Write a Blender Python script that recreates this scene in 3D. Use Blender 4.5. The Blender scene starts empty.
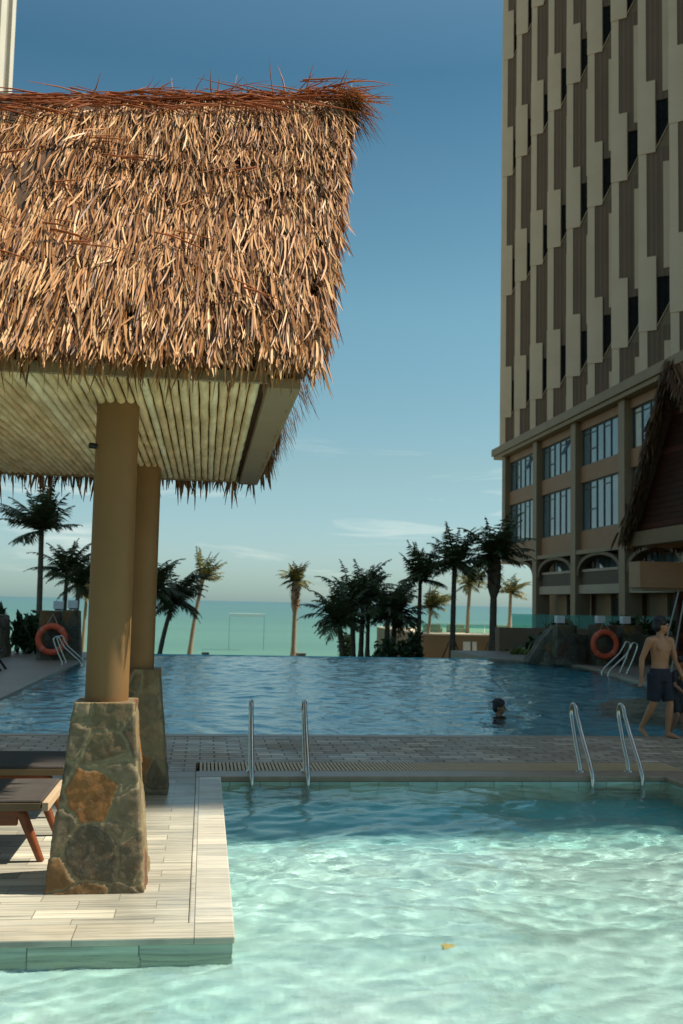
import bpy, bmesh, math, random
import numpy as np
from mathutils import Vector, Matrix, noise
R = math.radians
random.seed(7)
rng = np.random.default_rng(7)
S = bpy.context.scene
COL = S.collection

# ------------------------------------------------------------------ helpers
class MB:
    """collects geometry for ONE mesh object"""
    def __init__(s): s.v = []; s.f = []; s.sm = []
    def add(s, vs, fs, smooth=False):
        o = len(s.v); s.v += [tuple(p) for p in vs]
        for f in fs: s.f.append(tuple(i + o for i in f)); s.sm.append(smooth)
    def box(s, x0, x1, y0, y1, z0, z1):
        s.add([(x0,y0,z0),(x1,y0,z0),(x1,y1,z0),(x0,y1,z0),(x0,y0,z1),(x1,y0,z1),(x1,y1,z1),(x0,y1,z1)],
              [(0,3,2,1),(4,5,6,7),(0,1,5,4),(1,2,6,5),(2,3,7,6),(3,0,4,7)])
    def hexa(s, lo, hi):
        """lo, hi: 4 points each (ring order)"""
        s.add(list(lo) + list(hi), [(0,3,2,1),(4,5,6,7),(0,1,5,4),(1,2,6,5),(2,3,7,6),(3,0,4,7)])
    def bar(s, a, b, w, h, up=(0,0,1)):
        a = Vector(a); b = Vector(b); d = (b-a).normalized()
        u = Vector(up); sd = d.cross(u)
        if sd.length < 1e-4: sd = d.cross(Vector((1,0,0)))
        sd.normalize(); u = sd.cross(d)
        q = lambda p: [p-sd*w/2-u*h/2, p+sd*w/2-u*h/2, p+sd*w/2+u*h/2, p-sd*w/2+u*h/2]
        s.hexa(q(a), q(b))
    def tube(s, pts, rad, n=10, smooth=True, caps=True):
        pts = [Vector(p) for p in pts]
        if not hasattr(rad, '__len__'): rad = [rad]*len(pts)
        N = len(pts); prev = None; vs = []
        for i, p in enumerate(pts):
            d = (pts[min(i+1,N-1)] - pts[max(i-1,0)]).normalized()
            if prev is None:
                a = d.cross(Vector((0,0,1)))
                if a.length < 1e-3: a = d.cross(Vector((1,0,0)))
            else: a = prev - d*prev.dot(d)
            a.normalize(); prev = a; b = d.cross(a)
            for k in range(n):
                t = 2*math.pi*k/n
                vs.append(p + (a*math.cos(t) + b*math.sin(t))*rad[i])
        fs = []
        for i in range(N-1):
            for k in range(n):
                fs.append((i*n+k, i*n+(k+1)%n, (i+1)*n+(k+1)%n, (i+1)*n+k))
        s.add(vs, fs, smooth)
        if caps:
            s.add(vs[:n], [tuple(reversed(range(n)))]); s.add(vs[-n:], [tuple(range(n))])
    def loft(s, rings, n=16):
        """rings: (center, rx, ry, ax, ay)"""
        vs = []
        for c, rx, ry, ax, ay in rings:
            c = Vector(c); ax = Vector(ax); ay = Vector(ay)
            for k in range(n):
                t = 2*math.pi*k/n
                vs.append(c + ax*rx*math.cos(t) + ay*ry*math.sin(t))
        fs = [(i*n+k, i*n+(k+1)%n, (i+1)*n+(k+1)%n, (i+1)*n+k) for i in range(len(rings)-1) for k in range(n)]
        fs += [tuple(reversed(range(n))), tuple(range((len(rings)-1)*n, len(rings)*n))]
        s.add(vs, fs, True)
    def ell(s, c, r, rot=None, nu=14, nv=10):
        c = Vector(c); vs = []; m = rot or Matrix.Identity(3)
        for j in range(nv+1):
            ph = math.pi*j/nv - math.pi/2
            for k in range(nu):
                t = 2*math.pi*k/nu
                vs.append(c + m @ Vector((r[0]*math.cos(ph)*math.cos(t), r[1]*math.cos(ph)*math.sin(t), r[2]*math.sin(ph))))
        fs = [(j*nu+k, j*nu+(k+1)%nu, (j+1)*nu+(k+1)%nu, (j+1)*nu+k) for j in range(nv) for k in range(nu)]
        s.add(vs, fs, True)
    def build(s, name, mat, parent=None, origin=None, bevel=0, merge=False):
        if origin is None:
            origin = Vector((0,0,0)); p = parent
            while p is not None: origin = origin + p.location; p = p.parent
        origin = Vector(origin)
        me = bpy.data.meshes.new(name)
        me.from_pydata([(x-origin.x, y-origin.y, z-origin.z) for x, y, z in s.v], [], s.f)
        me.polygons.foreach_set('use_smooth', s.sm)
        if merge:
            bm = bmesh.new(); bm.from_mesh(me); bmesh.ops.remove_doubles(bm, verts=bm.verts, dist=1e-4); bm.to_mesh(me); bm.free()
        me.update()
        o = bpy.data.objects.new(name, me); COL.objects.link(o)
        if mat: me.materials.append(mat)
        if parent: o.parent = parent
        if bevel:
            b = o.modifiers.new('bevel', 'BEVEL'); b.width = bevel; b.segments = 2; b.limit_method = 'ANGLE'
        return o

def tag(o, label=None, cat=None, group=None, kind=None):
    if label: o['label'] = label
    if cat: o['category'] = cat
    if group: o['group'] = group
    if kind: o['kind'] = kind
    return o
def thing(name, label, cat, loc=(0,0,0), group=None):
    o = bpy.data.objects.new(name, None); COL.objects.link(o); o.location = loc; o.empty_display_size = .2
    return tag(o, label, cat, group)
def struct(name, mb, mat, **k): return tag(mb.build(name, mat, **k), kind='structure')
def copy_tree(o, parent=None):
    c = o.copy(); COL.objects.link(c)
    if parent: c.parent = parent
    for ch in list(o.children): copy_tree(ch, c)
    return c

# ------------------------------------------------------------------ materials
def newmat(name):
    m = bpy.data.materials.new(name); m.use_nodes = True; nt = m.node_tree
    return m, nt, nt.nodes['Principled BSDF']
def ramp(nt, cols, fac, interp='LINEAR'):
    r = nt.nodes.new('ShaderNodeValToRGB'); e = r.color_ramp.elements; r.color_ramp.interpolation = interp
    n = len(cols)
    while len(e) < n: e.new(.5)
    for i, c in enumerate(cols):
        p, c = c if isinstance(c[0], float) and hasattr(c[1], '__len__') else (i/max(1, n-1), c)
        e[i].position = p; e[i].color = (*c, 1)
    nt.links.new(fac, r.inputs[0]); return r.outputs[0]
def coords(nt, scale=(1,1,1), kind='Object', rot=(0,0,0)):
    t = nt.nodes.new('ShaderNodeTexCoord'); mp = nt.nodes.new('ShaderNodeMapping')
    mp.inputs['Scale'].default_value = scale; mp.inputs['Rotation'].default_value = rot
    nt.links.new(t.outputs[kind], mp.inputs[0]); return mp.outputs[0]
def noise_tex(nt, vec, scale, detail=4, rough=.55, dist=0):
    n = nt.nodes.new('ShaderNodeTexNoise'); n.inputs['Scale'].default_value = scale
    n.inputs['Detail'].default_value = detail; n.inputs['Roughness'].default_value = rough; n.inputs['Distortion'].default_value = dist
    if vec is not None: nt.links.new(vec, n.inputs['Vector'])
    return n.outputs['Fac']
def mixc(nt, a, b, fac, mode='MIX'):
    m = nt.nodes.new('ShaderNodeMix'); m.data_type = 'RGBA'; m.blend_type = mode
    for sock, val in ((m.inputs[6], a), (m.inputs[7], b), (m.inputs[0], fac)):
        if isinstance(val, (int, float)): sock.default_value = val
        elif isinstance(val, tuple): sock.default_value = (*val, 1)
        else: nt.links.new(val, sock)
    return m.outputs[2]
def math_(nt, op, a, b=0., c=0.):
    m = nt.nodes.new('ShaderNodeMath'); m.operation = op
    for i, v in enumerate((a, b, c)):
        if isinstance(v, (int, float)): m.inputs[i].default_value = v
        else: nt.links.new(v, m.inputs[i])
    return m.outputs[0]
def bump(nt, bs, h, strength=.4, dist=.02):
    b = nt.nodes.new('ShaderNodeBump'); b.inputs['Strength'].default_value = strength; b.inputs['Distance'].default_value = dist
    nt.links.new(h, b.inputs['Height']); nt.links.new(b.outputs[0], bs.inputs['Normal'])
def simple(name, cols, scale=3, rough=.6, metal=0, bmp=0, bdist=.01, sc=(1,1,1), detail=5, spec=None, bscale=None):
    m, nt, bs = newmat(name)
    v = coords(nt, sc); f = noise_tex(nt, v, scale, detail)
    if len(cols) == 1: cols = [tuple(c*.85 for c in cols[0]), tuple(min(1, c*1.12) for c in cols[0])]
    n = len(cols)
    c = ramp(nt, [(.3 + .4*i/(n-1), cc) for i, cc in enumerate(cols)], f)
    nt.links.new(c, bs.inputs['Base Color']); bs.inputs['Roughness'].default_value = rough; bs.inputs['Metallic'].default_value = metal
    if spec is not None: bs.inputs['Specular IOR Level'].default_value = spec
    if bmp: bump(nt, bs, noise_tex(nt, v, bscale or scale*6, 4), bmp, bdist)
    return m

def island_mat(name, cols, rough=.5, spec=.5, trans=0):
    m, nt, bs = newmat(name)
    g = nt.nodes.new('ShaderNodeNewGeometry')
    c = ramp(nt, cols, g.outputs['Random Per Island'])
    nt.links.new(c, bs.inputs['Base Color']); bs.inputs['Roughness'].default_value = rough
    bs.inputs['Specular IOR Level'].default_value = spec
    return m

MT = {}
MT['thatch'] = island_mat('thatch_leaf', [(0., (.085,.03,.009)), (.22, (.24,.095,.026)), (.5, (.42,.195,.068)), (.8, (.55,.293,.115)), (1., (.69,.455,.225))], .5, .35)
MT['thatch_shade'] = island_mat('shaded_thatch_leaf', [(0., (.05,.02,.008)), (.5, (.13,.06,.022)), (1., (.24,.125,.055))], .6, .3)  # darker copy of the thatch, shade put into the leaf colours
MT['stalk'] = island_mat('red_palm_stalk', [(.20,.05,.012), (.42,.13,.03), (.30,.08,.018)], .5, .4)
MT['thatch_core'] = simple('thatch_underlay', [(.05,.025,.012), (.12,.065,.03)], 9, .9)
MT['ochre'] = simple('ochre_paint', [(.185,.094,.027), (.215,.112,.035)], 2.5, .6, bmp=.08, bdist=.004, bscale=60)
MT['fascia'] = simple('fascia_board', [(.235,.16,.085), (.27,.185,.10)], 4, .6)

def bamboo_mat():
    m, nt, bs = newmat('split_bamboo')
    g = nt.nodes.new('ShaderNodeNewGeometry')
    v = coords(nt, (1, .25, 1))
    f = noise_tex(nt, v, 11, 5, .6)
    a = ramp(nt, [(.85,.575,.29), (.95,.735,.45), (.90,.645,.36), (.96,.80,.53)], g.outputs['Random Per Island'])
    c = mixc(nt, a, ramp(nt, [(.35, (.55,.48,.34)), (.65, (1.,1.,1.))], f), .8, 'MULTIPLY')
    nt.links.new(c, bs.inputs['Base Color']); bs.inputs['Roughness'].default_value = .5
    bump(nt, bs, f, .3, .008)
    return m
MT['bamboo'] = bamboo_mat()

def stone_mat(name, scale, seed=0., dark=1.):
    m, nt, bs = newmat(name)
    t = nt.nodes.new('ShaderNodeTexCoord'); mp = nt.nodes.new('ShaderNodeMapping')
    mp.inputs['Location'].default_value = (seed, seed*.7, seed*1.3); nt.links.new(t.outputs['Object'], mp.inputs[0])
    nz = nt.nodes.new('ShaderNodeTexNoise'); nz.inputs['Scale'].default_value = 5; nz.inputs['Detail'].default_value = 3
    nt.links.new(mp.outputs[0], nz.inputs['Vector'])
    vm = nt.nodes.new('ShaderNodeVectorMath'); vm.operation = 'MULTIPLY_ADD'; vm.inputs[1].default_value = (.12,.12,.12)
    nt.links.new(nz.outputs['Color'], vm.inputs[0]); nt.links.new(mp.outputs[0], vm.inputs[2])
    vo = nt.nodes.new('ShaderNodeTexVoronoi'); vo.inputs['Scale'].default_value = scale; vo.inputs['Randomness'].default_value = .9
    ve = nt.nodes.new('ShaderNodeTexVoronoi'); ve.feature = 'DISTANCE_TO_EDGE'; ve.inputs['Scale'].default_value = scale; ve.inputs['Randomness'].default_value = .9
    for q in (vo, ve): nt.links.new(vm.outputs[0], q.inputs['Vector'])
    sp = nt.nodes.new('ShaderNodeSeparateColor'); nt.links.new(vo.outputs['Color'], sp.inputs[0])
    d = dark
    base = ramp(nt, [(0., (.13*d,.13*d,.09*d)), (.18, (.20*d,.195*d,.145*d)), (.36, (.10*d,.105*d,.085*d)), (.5, (.36*d,.20*d,.075*d)), (.62, (.17*d,.165*d,.12*d)), (.78, (.17*d,.085*d,.05*d)), (.86, (.24*d,.225*d,.16*d)), (1., (.30*d,.155*d,.05*d))], sp.outputs[0], 'CONSTANT')
    n2 = noise_tex(nt, mp.outputs[0], 9, 8, .68, .6)
    rust = ramp(nt, [(.48, (0.,0.,0.)), (.68, (1.,1.,1.))], noise_tex(nt, mp.outputs[0], 3.3, 5, .6, .4))
    c = mixc(nt, base, ramp(nt, [(.25, (.42,.4,.36)), (.75, (1.5,1.45,1.3))], n2), 1., 'MULTIPLY')
    c = mixc(nt, c, (.27*d,.13*d,.04*d), math_(nt, 'MULTIPLY', rust, .6))
    mort = ramp(nt, [(.012, (1.,1.,1.)), (.045, (0.,0.,0.))], ve.outputs['Distance'])
    c = mixc(nt, c, mixc(nt, (.12*d,.112*d,.075*d), (.26*d,.24*d,.165*d), noise_tex(nt, mp.outputs[0], 22, 3)), mort)
    c = mixc(nt, c, ramp(nt, [(.35, (.62,.6,.58)), (.65, (1.12,1.1,1.05))], noise_tex(nt, mp.outputs[0], 48, 5, .7)), .8, 'MULTIPLY')
    nt.links.new(c, bs.inputs['Base Color']); bs.inputs['Roughness'].default_value = .6; bs.inputs['Specular IOR Level'].default_value = .3
    h = math_(nt, 'ADD', ramp(nt, [(.0, (.34,.34,.34)), (.03, (.28,.28,.28)), (.05, (0.,0.,0.)), (.10, (.35,.35,.35)), (.25, (.5,.5,.5))], ve.outputs['Distance']), math_(nt, 'MULTIPLY', n2, .7))
    bump(nt, bs, h, .9, .035)
    return m
def relief_stone():
    m, nt, bs = newmat('rubble_stone')
    v = coords(nt)
    a = nt.nodes.new('ShaderNodeAttribute'); a.attribute_name = 'stone_id'; j = nt.nodes.new('ShaderNodeAttribute'); j.attribute_name = 'joint'
    base = ramp(nt, [(0., (.15,.11,.058)), (.14, (.235,.18,.10)), (.28, (.085,.072,.046)), (.40, (.25,.11,.03)), (.47, (.165,.13,.078)), (.62, (.15,.06,.03)), (.72, (.26,.205,.125)), (.84, (.125,.10,.06)), (.93, (.21,.115,.042))], a.outputs['Fac'], 'CONSTANT')
    n2 = noise_tex(nt, v, 8, 8, .7, .8)
    c = mixc(nt, base, ramp(nt, [(.3, (.6,.58,.55)), (.5, (.97,.96,.94)), (.72, (1.4,1.34,1.22))], n2), 1., 'MULTIPLY')
    c = mixc(nt, c, (.26,.115,.03), math_(nt, 'MULTIPLY', ramp(nt, [(.50, (0.,0.,0.)), (.66, (1.,1.,1.))], noise_tex(nt, v, 6.5, 7, .72, .8)), .30))
    c = mixc(nt, c, (.30,.28,.21), math_(nt, 'MULTIPLY', ramp(nt, [(.60, (0.,0.,0.)), (.66, (1.,1.,1.))], noise_tex(nt, v, 30, 4, .7, .3)), .35))
    c = mixc(nt, c, mixc(nt, (.11,.085,.042), (.32,.26,.145), noise_tex(nt, v, 20, 5, .7)), j.outputs['Fac'])
    nt.links.new(c, bs.inputs['Base Color']); bs.inputs['Roughness'].default_value = .55; bs.inputs['Specular IOR Level'].default_value = .35
    bump(nt, bs, noise_tex(nt, v, 38, 7, .7), .6, .012)
    return m
MT['stone'] = relief_stone()
MT['stone2'] = stone_mat('rubble_stone_wall', 2.6, 3., .6)

def tile_mat(name, bw, bh, cols, mortar, rough=.35, streak=(1,14,1), msize=.006, rot=0, streak_amt=.7, bright=0., wet=0.):
    """stone pavers: brick layout, one tone per tile, veins along one axis"""
    m, nt, bs = newmat(name)
    v = coords(nt, (1,1,1), rot=(0,0,rot))
    b = nt.nodes.new('ShaderNodeTexBrick'); nt.links.new(v, b.inputs['Vector'])
    b.inputs['Scale'].default_value = 1; b.inputs['Brick Width'].default_value = bw; b.inputs['Row Height'].default_value = bh
    b.inputs['Mortar Size'].default_value = msize; b.inputs['Color1'].default_value = (0,0,0,1); b.inputs['Color2'].default_value = (1,1,1,1)
    b.inputs['Mortar'].default_value = (.5,.5,.5,1); b.inputs['Mortar Smooth'].default_value = .3; b.offset = .5
    tone = ramp(nt, cols, b.outputs['Color'])
    sp = nt.nodes.new('ShaderNodeSeparateColor'); nt.links.new(b.outputs['Color'], sp.inputs[0])
    vs_ = coords(nt, streak, rot=(0,0,rot))
    vm = nt.nodes.new('ShaderNodeVectorMath'); vm.operation = 'ADD'; nt.links.new(vs_, vm.inputs[0])
    cb = nt.nodes.new('ShaderNodeCombineXYZ'); nt.links.new(math_(nt, 'MULTIPLY', sp.outputs[0], 37.), cb.inputs[2]); nt.links.new(cb.outputs[0], vm.inputs[1])
    n = noise_tex(nt, vm.outputs[0], 2.2, 5, .62, .35)
    c = mixc(nt, tone, ramp(nt, [(.3, (.42,.43,.44)), (.42, (.74,.74,.72)), (.5, (.98,.97,.93)), (.7, (1.3,1.26,1.16))], n), streak_amt, 'MULTIPLY')
    c = mixc(nt, c, ramp(nt, [(.35, (.7,.7,.7)), (.65, (1.1,1.1,1.1))], noise_tex(nt, v, 1.3, 4)), .6, 'MULTIPLY')
    c = mixc(nt, c, mortar, b.outputs['Fac'])
    nt.links.new(c, bs.inputs['Base Color'])
    rr = ramp(nt, [(.35, (rough*.55,)*3), (.65, (rough*1.25,)*3)], noise_tex(nt, v, .9, 4))
    nt.links.new(rr, bs.inputs['Roughness'])
    h = math_(nt, 'ADD', math_(nt, 'MULTIPLY', b.outputs['Fac'], -1.), math_(nt, 'MULTIPLY', n, .25))
    bump(nt, bs, h, .5, .004); bs.inputs['Specular IOR Level'].default_value = .3
    return m
MT['deck'] = tile_mat('striped_deck_stone', .44, .17, [(.375,.37,.32), (.50,.49,.42), (.43,.42,.365), (.71,.685,.58)], (.24,.225,.175), .5, (.5,20,1), msize=.0035, streak_amt=1.)
MT['coping_x'] = tile_mat('coping_stone_long', .62, .6, [(.40,.38,.31), (.52,.49,.40)], (.17,.16,.13), .4, (.8,18,1), msize=.003)
MT['coping_y'] = tile_mat('coping_stone_side', .34, .6, [(.40,.39,.345), (.66,.62,.52), (.45,.44,.39), (.78,.74,.62)], (.16,.15,.12), .4, (.8,18,1), msize=.003, rot=R(90))
MT['walk'] = tile_mat('grey_walk_paver', .32, .16, [(.36,.27,.18), (.49,.38,.265), (.41,.31,.215), (.66,.53,.38)], (.085,.064,.042), .6, (2,2,1), msize=.011, streak_amt=.5)
MT['curb'] = simple('grey_coping_granite', [(.29,.21,.135), (.37,.275,.185)], 6, .4, bmp=.1)
MT['tanstrip'] = simple('sandstone_strip', [(.24,.20,.15), (.31,.265,.20)], 5, .5)
MT['grate'] = simple('drain_bars', [(.55,.38,.19), (.64,.45,.23)], 8, .5)
MT['darkgap'] = simple('drain_dark', [(.01,.01,.01), (.02,.02,.02)], 5, .8)
MT['poolwall'] = tile_mat('pool_wall_stone', .56, .34, [(.36,.45,.37), (.46,.55,.45), (.40,.50,.42)], (.12,.16,.13), .35, (.6,1,13), msize=.004, streak_amt=.8)
def basin_mat(name, cols, scale):
    m, nt, bs = newmat(name)
    v = coords(nt)
    f = noise_tex(nt, v, 1.1, 5, .6); g = noise_tex(nt, coords(nt, (1.5,4,1)), 2.2, 5, .65, .5)
    c = mixc(nt, ramp(nt, [(.3, cols[0]), (.7, cols[1])], f), ramp(nt, [(.32, (.72,.78,.76)), (.6, (1.08,1.05,1.03))], g), .8, 'MULTIPLY')
    if scale:
        b = nt.nodes.new('ShaderNodeTexBrick'); nt.links.new(v, b.inputs['Vector']); b.inputs['Scale'].default_value = 1
        b.inputs['Brick Width'].default_value = scale; b.inputs['Row Height'].default_value = scale*.5; b.inputs['Mortar Size'].default_value = .006
        c = mixc(nt, c, tuple(x*.6 for x in cols[0]), b.outputs['Fac'])
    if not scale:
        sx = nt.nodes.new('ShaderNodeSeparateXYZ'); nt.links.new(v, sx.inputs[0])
        c = mixc(nt, c, (.13,.66,.67), ramp(nt, [(.69, (0.,0.,0.)), (.83, (1.,1.,1.))], math_(nt, 'DIVIDE', sx.outputs[1], 12.)))  # shade and depth tint of the far end painted into the floor
    nt.links.new(c, bs.inputs['Base Color']); bs.inputs['Roughness'].default_value = .6
    return m
MT['poolwall_pale'] = tile_mat('pale_pool_wall_tile', .30, .3, [(.55,.68,.58), (.62,.74,.63)], (.3,.38,.33), .4, (1,1,1), streak_amt=.3)
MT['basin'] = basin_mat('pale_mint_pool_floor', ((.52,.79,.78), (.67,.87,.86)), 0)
MT['basin_blue'] = basin_mat('blue_pool_tile', ((.05,.50,.60), (.09,.58,.68)), .3)
def water_mat(name, tint, bscale, bstr, dist):
    m, nt, bs = newmat(name)
    bs.inputs['Base Color'].default_value = (*tint, 1); bs.inputs['Transmission Weight'].default_value = 1
    bs.inputs['Roughness'].default_value = 0.0; bs.inputs['IOR'].default_value = 1.333
    if bstr:
        v = coords(nt, (1,1.0,1))
        n = noise_tex(nt, v, bscale, 3, .55, .6)
        bump(nt, bs, n, bstr, dist)
    return m
MT['water'] = water_mat('clear_pool_water', (.83,.985,.95), 22, .35, .008)
MT['water_far'] = water_mat('blue_pool_water', (.62,.95,.99), 6., .5, .03)
def sea_mat():
    m, nt, bs = newmat('green_sea')
    v = coords(nt, (.25,1,1))
    y = nt.nodes.new('ShaderNodeSeparateXYZ'); nt.links.new(coords(nt), y.inputs[0])
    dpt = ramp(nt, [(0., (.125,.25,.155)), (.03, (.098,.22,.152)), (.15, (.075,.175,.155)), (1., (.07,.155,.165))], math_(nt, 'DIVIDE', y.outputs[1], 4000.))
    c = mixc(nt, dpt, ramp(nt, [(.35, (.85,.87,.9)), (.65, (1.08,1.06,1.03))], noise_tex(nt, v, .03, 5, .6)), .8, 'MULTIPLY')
    nt.links.new(c, bs.inputs['Base Color']); bs.inputs['Roughness'].default_value = .35; bs.inputs['Specular IOR Level'].default_value = .25
    bump(nt, bs, noise_tex(nt, v, .8, 5, .6), .6, .5)
    return m
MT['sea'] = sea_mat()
MT['seapost'] = simple('pale_sea_toned_post', [(.30,.40,.36), (.36,.46,.42)], 3, .7)  # pale grey-green near the sea colour, keeps the posts faint
MT['bright'] = simple('bright_white_paint', [(.86,.86,.82), (.9,.9,.87)], 3, .5)
MT['steel'] = simple('brushed_steel', [(.50,.47,.40), (.60,.57,.50)], 20, .22, metal=1)
MT['white'] = simple('white_paint', [(.72,.71,.66), (.8,.79,.75)], 3, .5)
MT['wood'] = simple('reddish_hardwood', [(.15,.038,.011), (.25,.072,.022)], 4, .42, sc=(1,6,6))
MT['slate'] = simple('dark_grey_cushion', [(.048,.040,.035), (.065,.055,.048)], 6, .85, bmp=.15, bdist=.003, bscale=180)
MT['beam2'] = simple('shaded_side_edge', [(.17,.11,.05), (.22,.145,.07)], 4, .6)  # edge board colour darkened for the long sides out of the sun
MT['cream'] = simple('cream_edge', [(.50,.36,.22), (.58,.43,.28)], 5, .5)
MT['ring'] = simple('orange_foam', [(.62,.075,.025), (.72,.11,.035)], 4, .5)
MT['ringband'] = simple('faded_red_band', [(.62,.14,.07), (.68,.20,.11)], 4, .5)
MT['rope'] = simple('pale_rope', [(.35,.33,.28), (.5,.47,.4)], 20, .8)
# hotel
MT['panel'] = simple('cream_cladding', [(.75,.575,.39), (.82,.64,.44)], .5, .55, spec=.25)
def ribbed():
    m, nt, bs = newmat('brown_ribbed_cladding')
    w = nt.nodes.new('ShaderNodeTexWave'); w.bands_direction = 'Y'; w.inputs['Scale'].default_value = 1.6
    nt.links.new(coords(nt), w.inputs['Vector'])
    c = mixc(nt, ramp(nt, [(.205,.14,.093), (.245,.168,.114)], w.outputs['Fac']), ramp(nt, [(.3, (.9,.9,.9)), (.7, (1.08,1.08,1.08))], noise_tex(nt, coords(nt), .3, 4)), .8, 'MULTIPLY')
    nt.links.new(c, bs.inputs['Base Color']); bs.inputs['Roughness'].default_value = .6
    bump(nt, bs, w.outputs['Fac'], .5, .03); bs.inputs['Specular IOR Level'].default_value = .2
    return m
MT['ribbed'] = ribbed()
MT['taupe'] = simple('taupe_render', [(.235,.16,.085), (.275,.19,.105)], .6, .6)
MT['spandrel'] = simple('terracotta_render', [(.27,.135,.063), (.315,.165,.08)], .6, .6)
MT['frame'] = simple('dark_window_frame', [(.03,.035,.035), (.045,.05,.05)], 3, .4)
def glass_mat(name, col, rough=.06, spec=1.):
    m, nt, bs = newmat(name)
    f = noise_tex(nt, coords(nt, (1,.5,.35)), .8, 3)
    c = ramp(nt, [(.35, tuple(x*.6 for x in col)), (.65, col)], f)
    nt.links.new(c, bs.inputs['Base Color']); bs.inputs['Roughness'].default_value = rough
    bs.inputs['Specular IOR Level'].default_value = spec; bs.inputs['IOR'].default_value = 1.7
    return m
MT['winglass'] = glass_mat('blue_grey_window_glass', (.16,.24,.26))
MT['darkglass'] = glass_mat('dark_glass', (.02,.024,.022), .15, .4)
MT['dullglass'] = simple('dark_recessed_glass', [(.012,.013,.012), (.022,.022,.02)], 1.5, .6, spec=.1)
MT['offwhite'] = simple('pale_slab_edge', [(.32,.26,.185), (.38,.31,.23)], 1, .6)
MT['curtain'] = simple('pale_curtain', [(.55,.58,.50), (.7,.72,.64)], 2, .8)
def clear_glass():
    m, nt, bs = newmat('teal_railing_glass')
    bs.inputs['Base Color'].default_value = (.40,.80,.72,1); bs.inputs['Transmission Weight'].default_value = .72
    bs.inputs['Roughness'].default_value = .08; bs.inputs['IOR'].default_value = 1.02; bs.inputs['Specular IOR Level'].default_value = .5
    return m
MT['railglass'] = clear_glass()
def plank_mat():
    m, nt, bs = newmat('red_brown_planks')
    v = coords(nt)
    sx = nt.nodes.new('ShaderNodeSeparateXYZ'); nt.links.new(v, sx.inputs[0])
    row = math_(nt, 'FLOOR', math_(nt, 'DIVIDE', sx.outputs[2], .16))
    wn = nt.nodes.new('ShaderNodeTexWhiteNoise'); wn.noise_dimensions = '1D'; nt.links.new(row, wn.inputs['W'])
    c = ramp(nt, [(.035,.009,.004), (.055,.014,.006), (.042,.011,.005), (.13,.032,.012)], wn.outputs['Value'])
    c = mixc(nt, c, ramp(nt, [(.3, (.6,.6,.6)), (.7, (1.2,1.2,1.2))], noise_tex(nt, coords(nt, (1,1,9)), 1.5, 4)), .7, 'MULTIPLY')
    nt.links.new(c, bs.inputs['Base Color']); bs.inputs['Roughness'].default_value = .6; bs.inputs['Specular IOR Level'].default_value = .15
    fr = math_(nt, 'FRACT', math_(nt, 'DIVIDE', sx.outputs[2], .16))
    bump(nt, bs, ramp(nt, [(0., (0.,0.,0.)), (.08, (1.,1.,1.))], fr), .8, .02)
    return m
MT['plank'] = plank_mat()
MT['beam'] = simple('dark_taupe_beam', [(.20,.11,.045), (.24,.14,.06)], 1.2, .6)
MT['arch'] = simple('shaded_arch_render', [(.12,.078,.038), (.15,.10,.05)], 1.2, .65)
MT['slats'] = simple('dark_brown_slats', [(.07,.05,.032), (.10,.07,.045)], 3, .7, sc=(1,9,.2))
MT['bulkhead'] = simple('tan_timber_bulkhead', [(.36,.18,.08), (.43,.22,.105)], 2, .55, sc=(1,1,6))
MT['brownwall'] = simple('brown_rendered_wall', [(.21,.135,.075), (.27,.18,.105)], .6, .8)
MT['sandtop'] = simple('pale_terrace_top', [(.52,.46,.33), (.62,.55,.41)], .5, .7)
MT['ground'] = simple('coastal_ground', [(.09,.10,.05), (.20,.17,.10), (.12,.12,.06)], .15, .9, bmp=.3, bdist=.1, bscale=1.5)
MT['leftdeck'] = simple('grey_deck_slab', [(.20,.16,.115), (.27,.215,.16)], .8, .45, bmp=.05)
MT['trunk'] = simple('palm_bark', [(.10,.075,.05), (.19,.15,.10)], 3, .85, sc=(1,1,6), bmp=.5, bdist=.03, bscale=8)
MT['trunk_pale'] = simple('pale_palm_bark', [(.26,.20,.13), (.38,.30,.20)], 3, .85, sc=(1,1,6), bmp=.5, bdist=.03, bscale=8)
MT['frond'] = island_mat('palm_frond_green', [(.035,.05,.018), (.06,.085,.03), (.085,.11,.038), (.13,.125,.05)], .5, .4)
MT['frond_lit'] = island_mat('sunlit_palm_frond', [(.07,.10,.025), (.12,.15,.04), (.19,.18,.06), (.28,.21,.085)], .5, .4)  # brighter copy of the frond green, sunlight put into the colour
MT['deadleaf'] = island_mat('dry_leaf_base', [(.10,.05,.025), (.2,.11,.05)], .8, .2)
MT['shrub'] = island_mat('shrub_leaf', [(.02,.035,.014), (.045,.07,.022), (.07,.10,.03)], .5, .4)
MT['shrub_lit'] = island_mat('sunlit_shrub_leaf', [(.09,.13,.03), (.20,.24,.06), (.28,.28,.09)], .5, .4)  # lit copy of the shrub leaf, its brightness painted in
MT['skin'] = simple('warm_skin', [(.40,.19,.088), (.47,.235,.115)], 5, .5)
MT['skin_dark'] = simple('tanned_skin', [(.26,.12,.06), (.32,.155,.085)], 5, .5)
MT['navy'] = simple('navy_swim_fabric', [(.010,.013,.022), (.018,.022,.034)], 14, .75, bmp=.3, bdist=.008, bscale=25)
MT['black'] = simple('black_fabric', [(.008,.009,.010), (.016,.017,.018)], 14, .75, bmp=.3, bdist=.008, bscale=25)
MT['hair'] = simple('black_hair', [(.006,.005,.005), (.014,.012,.010)], 60, .5, bmp=.5, bdist=.006, bscale=120)
MT['eye'] = simple('dark_eye', [(.01,.008,.006), (.02,.015,.01)], 5, .2)
MT['leaf'] = simple('yellow_leaf', [(.65,.42,.05), (.72,.5,.08)], 9, .5)
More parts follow.
